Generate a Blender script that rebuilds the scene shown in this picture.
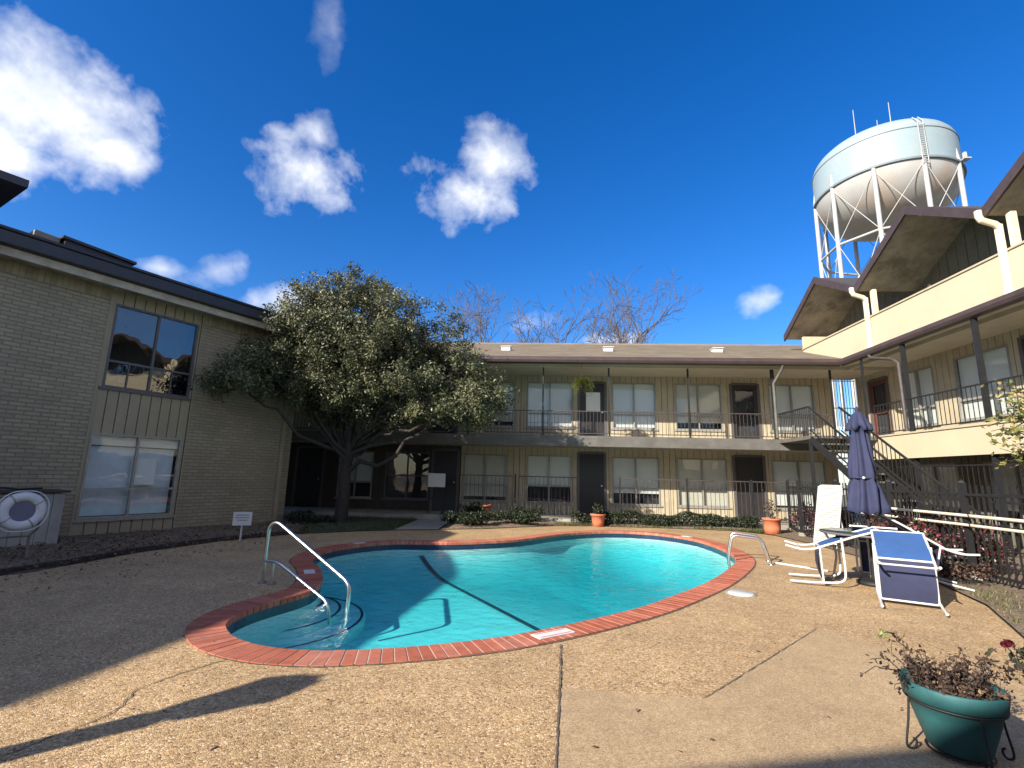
import bpy, bmesh, math, random
from mathutils import Vector, Matrix
from math import sin, cos, pi, radians as rad

# ------------------------------------------------------------------ scene
sc = bpy.context.scene
for o in list(bpy.data.objects):
    bpy.data.objects.remove(o)
COL = sc.collection
random.seed(7)

# ------------------------------------------------------------------ camera
F_PX, H = 490.0, 1.4
pitch, roll, yaw = math.atan(91.7 / F_PX), rad(1.37), rad(3.6)
Rz = Matrix.Rotation(yaw, 3, 'Z')
FWD = Rz @ Vector((0, cos(pitch), sin(pitch)))
U0 = Rz @ Vector((0, -sin(pitch), cos(pitch)))
R0 = Rz @ Vector((1, 0, 0))
RGT = R0 * cos(roll) + U0 * sin(roll)
UPV = -R0 * sin(roll) + U0 * cos(roll)
CAM = Vector((0, 0, H))
cd = bpy.data.cameras.new('camera')
cam = bpy.data.objects.new('camera', cd)
COL.objects.link(cam)
cd.sensor_width = 36.0
cd.lens = F_PX / 1024 * 36.0
cd.clip_start = 0.05
cd.clip_end = 2000
M = Matrix((RGT, UPV, -FWD)).transposed().to_4x4()
M.translation = CAM
cam.matrix_world = M
sc.camera = cam

# ------------------------------------------------------------------ light
SUN_EL = rad(26)
sl = bpy.data.lights.new('sun', 'SUN')
sl.energy = 4.75
sl.angle = rad(0.5)
sl.color = (1.0, 0.93, 0.82)
sun = bpy.data.objects.new('sun', sl)
COL.objects.link(sun)
SUND = Vector((cos(SUN_EL) * 0.7071, cos(SUN_EL) * 0.7071, -sin(SUN_EL)))
sun.rotation_euler = SUND.to_track_quat('-Z', 'Y').to_euler()
sun.location = (-20, -20, 20)

sc.view_settings.view_transform = 'Standard'
sc.view_settings.look = 'None'
sc.view_settings.gamma = 1
sc.view_settings.exposure = 1.04
sc.render.engine = 'CYCLES'
sc.cycles.max_bounces = 8
sc.cycles.transparent_max_bounces = 24


def ray(x, y):
    return FWD + RGT * ((x - 512) / F_PX) + UPV * ((384 - y) / F_PX)


def at(x, y, Y):
    d = ray(x, y)
    return CAM + d * (Y / d.y)


def atz(x, y, z):
    d = ray(x, y)
    return CAM + d * ((z - H) / d.z)


# ---- world: sky with drifting cumulus in fixed directions
W = bpy.data.worlds.new('World')
sc.world = W
W.use_nodes = True
nt = W.node_tree
nt.nodes.clear()


def N(nt, typ, **kw):
    n = nt.nodes.new(typ)
    for k, v in kw.items():
        if k == 'ins':
            for a, b in v.items():
                n.inputs[a].default_value = b
        else:
            setattr(n, k, v)
    return n


SKY_STR = 0.103
out = N(nt, 'ShaderNodeOutputWorld')
bg = N(nt, 'ShaderNodeBackground')
sky = N(nt, 'ShaderNodeTexSky', sky_type='NISHITA', sun_disc=False)
sky.sun_elevation = SUN_EL
sky.sun_rotation = rad(225)
sky.altitude = 300
sky.air_density = 1.0
sky.dust_density = 0.5
sky.ozone_density = 4.0
tc = N(nt, 'ShaderNodeTexCoord')


def vdot(vec, v):
    n = N(nt, 'ShaderNodeVectorMath', operation='DOT_PRODUCT')
    nt.links.new(vec, n.inputs[0])
    n.inputs[1].default_value = v
    return n.outputs['Value']


def mth(op, a, b=None, c=None, clamp=False):
    n = N(nt, 'ShaderNodeMath', operation=op, use_clamp=clamp)
    for i, v in enumerate((a, b, c)):
        if v is None:
            continue
        if hasattr(v, 'links') or hasattr(v, 'is_linked'):
            nt.links.new(v, n.inputs[i])
        else:
            n.inputs[i].default_value = v
    return n.outputs[0]


DIR = tc.outputs['Generated']


def noise(scale, detail=6, rough=0.6, off=(0, 0, 0), dist=0.0):
    mp = N(nt, 'ShaderNodeMapping')
    mp.inputs['Location'].default_value = off
    nt.links.new(DIR, mp.inputs['Vector'])
    n = N(nt, 'ShaderNodeTexNoise')
    n.inputs['Scale'].default_value = scale
    n.inputs['Detail'].default_value = detail
    n.inputs['Roughness'].default_value = rough
    n.inputs['Distortion'].default_value = dist
    nt.links.new(mp.outputs[0], n.inputs['Vector'])
    return n.outputs['Fac']


n_big = noise(5.5, 7, 0.62, (3, 1, 0), 0.15)
n_fine = noise(15.0, 4, 0.55, (0, 4, 2), 0.15)
nz = mth('ADD', mth('MULTIPLY', mth('SUBTRACT', n_big, 0.5), 2.6), mth('MULTIPLY', mth('SUBTRACT', n_fine, 0.5), 2.8))
# (pixel centre, half sizes in px at that place, tilt, strength)
clouds = [(50, 112, 118, 80, 8, 1.0, 1.5), (-40, 130, 110, 80, 0, 1.0, 1.5), (112, 152, 50, 34, 15, 0.9, 1.4),
          (306, 178, 56, 46, 10, 1.0, 1.1), (318, 135, 26, 26, 0, 0.75, 1.0), (462, 198, 56, 36, -6, 1.0, 1.1),
          (492, 168, 40, 46, 25, 0.9, 1.15), (20, 160, 80, 36, 10, 1.0, 1.3), (212, 272, 44, 15, -18, 0.62, 0.8), (160, 268, 46, 9, 10, 0.6, 0.8),
          (286, 300, 34, 20, 0, 0.7, 0.9), (772, 297, 34, 13, -22, 0.7, 0.8), (332, 26, 15, 38, 10, 0.28, 0.7),
          (540, 322, 42, 20, 0, 0.55, 0.8), (614, 341, 44, 10, 0, 0.85, 1.0), (365, 395, 90, 30, 0, 0.7, 1.0)]
dens = None
for cx, cy, a, b, tilt, st, gain in clouds:
    c = ray(cx, cy).normalized()
    e1 = ray(cx + 10, cy) - ray(cx, cy)
    k = 10.0 / ray(cx, cy).length
    e1 = (e1 - c * e1.dot(c)).normalized()
    e2 = c.cross(e1)
    # local pixel scale along the two axes
    s1 = ((ray(cx + a, cy).normalized() - c).length)
    s2 = ((ray(cx, cy + b).normalized() - c).length)
    t = rad(tilt)
    f1 = e1 * cos(t) + e2 * sin(t)
    f2 = -e1 * sin(t) + e2 * cos(t)
    u = vdot(DIR, f1 / s1)
    v = vdot(DIR, f2 / s2)
    fr = vdot(DIR, c)
    r2 = mth('SQRT', mth('ADD', mth('MULTIPLY', u, u), mth('MULTIPLY', v, v)))
    d = mth('SUBTRACT', 1.0, r2)
    d = mth('ADD', mth('MULTIPLY', d, gain * 1.15), mth('MULTIPLY', nz, 0.85))
    d = mth('MULTIPLY', d, 0.74, clamp=True)
    d = mth('POWER', d, 1.1)
    d = mth('MULTIPLY', d, mth('GREATER_THAN', fr, 0.3))
    d = mth('MULTIPLY', d, st)
    dens = d if dens is None else mth('MAXIMUM', dens, d)
# unseen clouds added behind the viewer as neutral fill light
n_fill = noise(2.6, 6, 0.6, (5, 2, 8), 0.3)
bank = mth('MULTIPLY', mth('SUBTRACT', n_fill, 0.40), 4.5, clamp=True)
back = mth('MULTIPLY', mth('SUBTRACT', vdot(DIR, (0.0, -1.0, 0.0)), 0.02), 4.0, clamp=True)
dens = mth('MAXIMUM', dens, mth('MULTIPLY', bank, back))
dens = mth('SMOOTH_MIN', dens, 0.96, 0.25)
hs = N(nt, 'ShaderNodeHueSaturation')
hs.inputs['Saturation'].default_value = 1.32
hs.inputs['Hue'].default_value = 0.512
nt.links.new(sky.outputs[0], hs.inputs['Color'])
shade = noise(9.0, 4, 0.5, (1, 7, 3))
cr = N(nt, 'ShaderNodeMixRGB')
cr.inputs[1].default_value = (4.5, 4.8, 5.3, 1)
cr.inputs[2].default_value = (6.3, 6.35, 6.45, 1)
nt.links.new(mth('MULTIPLY_ADD', mth('SUBTRACT', shade, 0.42), 4.0, 0.45, clamp=True), cr.inputs[0])
mx = N(nt, 'ShaderNodeMixRGB')
nt.links.new(dens, mx.inputs[0])
nt.links.new(hs.outputs[0], mx.inputs[1])
nt.links.new(cr.outputs[0], mx.inputs[2])
nt.links.new(mx.outputs[0], bg.inputs['Color'])
bg.inputs['Strength'].default_value = SKY_STR
nt.links.new(bg.outputs[0], out.inputs['Surface'])


# ------------------------------------------------------------------ materials
def new_mat(name):
    m = bpy.data.materials.new(name)
    m.use_nodes = True
    t = m.node_tree
    b = t.nodes['Principled BSDF']
    return m, t, b


def plain(name, col, rough=0.6, metal=0.0, var=0.12, scale=6.0, bump=0.0, bscale=60.0, spec=0.5, stain=None):
    """painted / plain surface with uneven wear"""
    m, t, b = new_mat(name)
    co = N(t, 'ShaderNodeTexCoord')
    n1 = N(t, 'ShaderNodeTexNoise', ins={'Scale': scale, 'Detail': 8, 'Roughness': 0.65})
    t.links.new(co.outputs['Object'], n1.inputs['Vector'])
    mr = N(t, 'ShaderNodeMapRange', ins={'From Min': 0.3, 'From Max': 0.7, 'To Min': 1 - var, 'To Max': 1 + var})
    t.links.new(n1.outputs['Fac'], mr.inputs[0])
    mm = N(t, 'ShaderNodeMixRGB', blend_type='MULTIPLY', ins={0: 1.0, 1: (*col, 1)})
    t.links.new(mr.outputs[0], mm.inputs[2])
    last = mm.outputs[0]
    if stain:
        n2 = N(t, 'ShaderNodeTexNoise', ins={'Scale': stain[1], 'Detail': 6, 'Roughness': 0.7})
        t.links.new(co.outputs['Object'], n2.inputs['Vector'])
        r2 = N(t, 'ShaderNodeMapRange', ins={'From Min': stain[2], 'From Max': stain[2] + 0.15, 'To Min': 0, 'To Max': stain[3]})
        t.links.new(n2.outputs['Fac'], r2.inputs[0])
        m2 = N(t, 'ShaderNodeMixRGB', ins={2: (*stain[0], 1)})
        t.links.new(r2.outputs[0], m2.inputs[0])
        t.links.new(last, m2.inputs[1])
        last = m2.outputs[0]
    t.links.new(last, b.inputs['Base Color'])
    b.inputs['Roughness'].default_value = rough
    b.inputs['Metallic'].default_value = metal
    b.inputs['Specular IOR Level'].default_value = spec
    if bump:
        n3 = N(t, 'ShaderNodeTexNoise', ins={'Scale': bscale, 'Detail': 4})
        t.links.new(co.outputs['Object'], n3.inputs['Vector'])
        bp = N(t, 'ShaderNodeBump', ins={'Strength': bump, 'Distance': 0.01})
        t.links.new(n3.outputs['Fac'], bp.inputs['Height'])
        t.links.new(bp.outputs[0], b.inputs['Normal'])
    return m


def ramp(t, stops, interp='LINEAR'):
    r = N(t, 'ShaderNodeValToRGB')
    r.color_ramp.interpolation = interp
    e = r.color_ramp.elements
    while len(e) < len(stops):
        e.new(0.5)
    for i, (p, c) in enumerate(stops):
        e[i].position = p
        e[i].color = (*c, 1)
    return r


def pebble(name, scale, stops, wear, bump, rough=0.75):
    m, t, b = new_mat(name)
    co = N(t, 'ShaderNodeTexCoord')
    v = N(t, 'ShaderNodeTexVoronoi', ins={'Scale': scale, 'Randomness': 1.0})
    t.links.new(co.outputs['Object'], v.inputs['Vector'])
    sp = N(t, 'ShaderNodeSeparateColor')
    t.links.new(v.outputs['Color'], sp.inputs[0])
    r = ramp(t, stops)
    t.links.new(sp.outputs[0], r.inputs[0])
    # gaps between stones show the cement
    ve = N(t, 'ShaderNodeTexVoronoi', feature='DISTANCE_TO_EDGE', ins={'Scale': scale, 'Randomness': 1.0})
    t.links.new(co.outputs['Object'], ve.inputs['Vector'])
    ge = N(t, 'ShaderNodeMapRange', ins={'From Min': 0.02, 'From Max': 0.14, 'To Min': 0.0, 'To Max': 1.0})
    t.links.new(ve.outputs['Distance'], ge.inputs[0])
    mg = N(t, 'ShaderNodeMixRGB', ins={1: (0.37, 0.245, 0.13, 1)})
    t.links.new(ge.outputs[0], mg.inputs[0])
    t.links.new(r.outputs[0], mg.inputs[2])
    n1 = N(t, 'ShaderNodeTexNoise', ins={'Scale': 0.9, 'Detail': 9, 'Roughness': 0.68})
    t.links.new(co.outputs['Object'], n1.inputs['Vector'])
    mr = N(t, 'ShaderNodeMapRange', ins={'From Min': 0.3, 'From Max': 0.72, 'To Min': 1 + wear * 0.5, 'To Max': 1 - wear})
    t.links.new(n1.outputs['Fac'], mr.inputs[0])
    n2 = N(t, 'ShaderNodeTexNoise', ins={'Scale': 5.5, 'Detail': 7, 'Roughness': 0.7})
    t.links.new(co.outputs['Object'], n2.inputs['Vector'])
    mr2 = N(t, 'ShaderNodeMapRange', ins={'From Min': 0.3, 'From Max': 0.7, 'To Min': 1.1, 'To Max': 0.88})
    t.links.new(n2.outputs['Fac'], mr2.inputs[0])
    mm = N(t, 'ShaderNodeMixRGB', blend_type='MULTIPLY', ins={0: 1.0})
    t.links.new(mg.outputs[0], mm.inputs[1])
    t.links.new(mr.outputs[0], mm.inputs[2])
    m3 = N(t, 'ShaderNodeMixRGB', blend_type='MULTIPLY', ins={0: 1.0})
    t.links.new(mm.outputs[0], m3.inputs[1])
    t.links.new(mr2.outputs[0], m3.inputs[2])
    n4 = N(t, 'ShaderNodeTexNoise', ins={'Scale': 1.7, 'Detail': 10, 'Roughness': 0.75, 'Distortion': 0.6})
    t.links.new(co.outputs['Object'], n4.inputs['Vector'])
    r4 = N(t, 'ShaderNodeMapRange', ins={'From Min': 0.57, 'From Max': 0.74, 'To Min': 0.0, 'To Max': 0.62})
    t.links.new(n4.outputs['Fac'], r4.inputs[0])
    m4 = N(t, 'ShaderNodeMixRGB', ins={2: (0.23, 0.16, 0.095, 1)})
    t.links.new(r4.outputs[0], m4.inputs[0])
    t.links.new(m3.outputs[0], m4.inputs[1])
    t.links.new(m4.outputs[0], b.inputs['Base Color'])
    b.inputs['Roughness'].default_value = rough
    b.inputs['Specular IOR Level'].default_value = 0.25
    bp = N(t, 'ShaderNodeBump', ins={'Strength': bump, 'Distance': 0.008})
    t.links.new(ge.outputs[0], bp.inputs['Height'])
    t.links.new(bp.outputs[0], b.inputs['Normal'])
    return m


def brick_mat(name):
    m, t, b = new_mat(name)
    co = N(t, 'ShaderNodeTexCoord')
    sx = N(t, 'ShaderNodeSeparateXYZ')
    t.links.new(co.outputs['Object'], sx.inputs[0])
    ad = N(t, 'ShaderNodeMath', operation='ADD')
    t.links.new(sx.outputs[0], ad.inputs[0])
    t.links.new(sx.outputs[1], ad.inputs[1])
    cx = N(t, 'ShaderNodeCombineXYZ')
    t.links.new(ad.outputs[0], cx.inputs[0])
    t.links.new(sx.outputs[2], cx.inputs[1])
    br = N(t, 'ShaderNodeTexBrick', ins={'Scale': 1.0, 'Brick Width': 0.235, 'Row Height': 0.076, 'Mortar Size': 0.011,
                                         'Mortar Smooth': 0.25, 'Bias': 0.0, 'Color1': (0.30, 0.25, 0.168, 1),
                                         'Color2': (0.37, 0.31, 0.212, 1), 'Mortar': (0.245, 0.203, 0.136, 1)})
    t.links.new(cx.outputs[0], br.inputs['Vector'])
    n1 = N(t, 'ShaderNodeTexNoise', ins={'Scale': 1.3, 'Detail': 8, 'Roughness': 0.65})
    t.links.new(co.outputs['Object'], n1.inputs['Vector'])
    mr = N(t, 'ShaderNodeMapRange', ins={'From Min': 0.3, 'From Max': 0.7, 'To Min': 0.84, 'To Max': 1.1})
    t.links.new(n1.outputs['Fac'], mr.inputs[0])
    mm = N(t, 'ShaderNodeMixRGB', blend_type='MULTIPLY', ins={0: 1.0})
    t.links.new(br.outputs['Color'], mm.inputs[1])
    t.links.new(mr.outputs[0], mm.inputs[2])
    t.links.new(mm.outputs[0], b.inputs['Base Color'])
    b.inputs['Roughness'].default_value = 0.75
    inv = N(t, 'ShaderNodeMath', operation='SUBTRACT', ins={0: 1.0})
    t.links.new(br.outputs['Fac'], inv.inputs[1])
    bp = N(t, 'ShaderNodeBump', ins={'Strength': 0.9, 'Distance': 0.012})
    t.links.new(inv.outputs[0], bp.inputs['Height'])
    t.links.new(bp.outputs[0], b.inputs['Normal'])
    return m


def tint_mat(name, stops, rough=0.6, spec=0.4, trans=0.0, nscale=3.0, namp=0.2, metal=0.0, bump=0.0):
    """colour looked up from a per-face 'tint' attribute (each brick / leaf its own colour)"""
    m, t, b = new_mat(name)
    a = N(t, 'ShaderNodeAttribute', attribute_name='tint')
    r = ramp(t, stops)
    t.links.new(a.outputs['Fac'], r.inputs[0])
    co = N(t, 'ShaderNodeTexCoord')
    n1 = N(t, 'ShaderNodeTexNoise', ins={'Scale': nscale, 'Detail': 6, 'Roughness': 0.65})
    t.links.new(co.outputs['Object'], n1.inputs['Vector'])
    mr = N(t, 'ShaderNodeMapRange', ins={'From Min': 0.3, 'From Max': 0.7, 'To Min': 1 - namp, 'To Max': 1 + namp})
    t.links.new(n1.outputs['Fac'], mr.inputs[0])
    mm = N(t, 'ShaderNodeMixRGB', blend_type='MULTIPLY', ins={0: 1.0})
    t.links.new(r.outputs[0], mm.inputs[1])
    t.links.new(mr.outputs[0], mm.inputs[2])
    t.links.new(mm.outputs[0], b.inputs['Base Color'])
    b.inputs['Roughness'].default_value = rough
    b.inputs['Specular IOR Level'].default_value = spec
    b.inputs['Metallic'].default_value = metal
    if bump:
        n3 = N(t, 'ShaderNodeTexNoise', ins={'Scale': 90.0, 'Detail': 3})
        t.links.new(co.outputs['Object'], n3.inputs['Vector'])
        bp = N(t, 'ShaderNodeBump', ins={'Strength': bump, 'Distance': 0.006})
        t.links.new(n3.outputs['Fac'], bp.inputs['Height'])
        t.links.new(bp.outputs[0], b.inputs['Normal'])
    if trans:
        tr = N(t, 'ShaderNodeBsdfTranslucent')
        t.links.new(mm.outputs[0], tr.inputs['Color'])
        ms = N(t, 'ShaderNodeMixShader', ins={0: trans})
        t.links.new(b.outputs[0], ms.inputs[1])
        t.links.new(tr.outputs[0], ms.inputs[2])
        t.links.new(ms.outputs[0], t.nodes['Material Output'].inputs['Surface'])
    return m


def schlick(t, f0, normal=None):
    """reflectance from the view angle alone, the same from both sides of the surface"""
    ge = N(t, 'ShaderNodeNewGeometry')
    dt = N(t, 'ShaderNodeVectorMath', operation='DOT_PRODUCT')
    t.links.new(ge.outputs['Incoming'], dt.inputs[0])
    t.links.new(normal if normal is not None else ge.outputs['Normal'], dt.inputs[1])
    ab = N(t, 'ShaderNodeMath', operation='ABSOLUTE')
    t.links.new(dt.outputs['Value'], ab.inputs[0])
    su = N(t, 'ShaderNodeMath', operation='SUBTRACT', use_clamp=True, ins={0: 1.0})
    t.links.new(ab.outputs[0], su.inputs[1])
    pw = N(t, 'ShaderNodeMath', operation='POWER', ins={1: 5.0})
    t.links.new(su.outputs[0], pw.inputs[0])
    ma = N(t, 'ShaderNodeMath', operation='MULTIPLY_ADD', use_clamp=True, ins={1: 1 - f0, 2: f0})
    t.links.new(pw.outputs[0], ma.inputs[0])
    return ma.outputs[0]


def glass_mat(name, tint=(0.75, 0.8, 0.82), ior=1.5, wob=0.15):
    m = bpy.data.materials.new(name)
    m.use_nodes = True
    t = m.node_tree
    t.nodes.clear()
    o = N(t, 'ShaderNodeOutputMaterial')
    tr = N(t, 'ShaderNodeBsdfTransparent', ins={'Color': (*tint, 1)})
    gl = N(t, 'ShaderNodeBsdfGlossy', ins={'Roughness': 0.01, 'Color': (1, 1, 1, 1)})
    fo = schlick(t, ((ior - 1) / (ior + 1)) ** 2 * 1.3)
    ms = N(t, 'ShaderNodeMixShader')
    co = N(t, 'ShaderNodeTexCoord')
    n = N(t, 'ShaderNodeTexNoise', ins={'Scale': 1.6, 'Detail': 2})
    t.links.new(co.outputs['Object'], n.inputs['Vector'])
    bp = N(t, 'ShaderNodeBump', ins={'Strength': wob, 'Distance': 0.03})
    t.links.new(n.outputs['Fac'], bp.inputs['Height'])
    t.links.new(bp.outputs[0], gl.inputs['Normal'])
    t.links.new(fo, ms.inputs[0])
    t.links.new(tr.outputs[0], ms.inputs[1])
    t.links.new(gl.outputs[0], ms.inputs[2])
    t.links.new(ms.outputs[0], o.inputs['Surface'])
    return m


def water_mat():
    m = bpy.data.materials.new('pool_water')
    m.use_nodes = True
    t = m.node_tree
    t.nodes.clear()
    o = N(t, 'ShaderNodeOutputMaterial')
    tr = N(t, 'ShaderNodeBsdfTransparent', ins={'Color': (0.97, 1, 1, 1)})
    gl = N(t, 'ShaderNodeBsdfGlossy', ins={'Roughness': 0.02})
    ms = N(t, 'ShaderNodeMixShader')
    co = N(t, 'ShaderNodeTexCoord')
    n = N(t, 'ShaderNodeTexNoise', ins={'Scale': 5.0, 'Detail': 3, 'Roughness': 0.5})
    t.links.new(co.outputs['Object'], n.inputs['Vector'])
    bp = N(t, 'ShaderNodeBump', ins={'Strength': 0.5, 'Distance': 0.05})
    t.links.new(n.outputs['Fac'], bp.inputs['Height'])
    t.links.new(bp.outputs[0], gl.inputs['Normal'])
    fo = schlick(t, 0.02, bp.outputs[0])
    t.links.new(fo, ms.inputs[0])
    t.links.new(tr.outputs[0], ms.inputs[1])
    t.links.new(gl.outputs[0], ms.inputs[2])
    t.links.new(ms.outputs[0], o.inputs['Surface'])
    va = N(t, 'ShaderNodeVolumeAbsorption', ins={'Color': (0.0, 0.86, 0.90, 1), 'Density': 0.85})
    t.links.new(va.outputs[0], o.inputs['Volume'])
    return m


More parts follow.
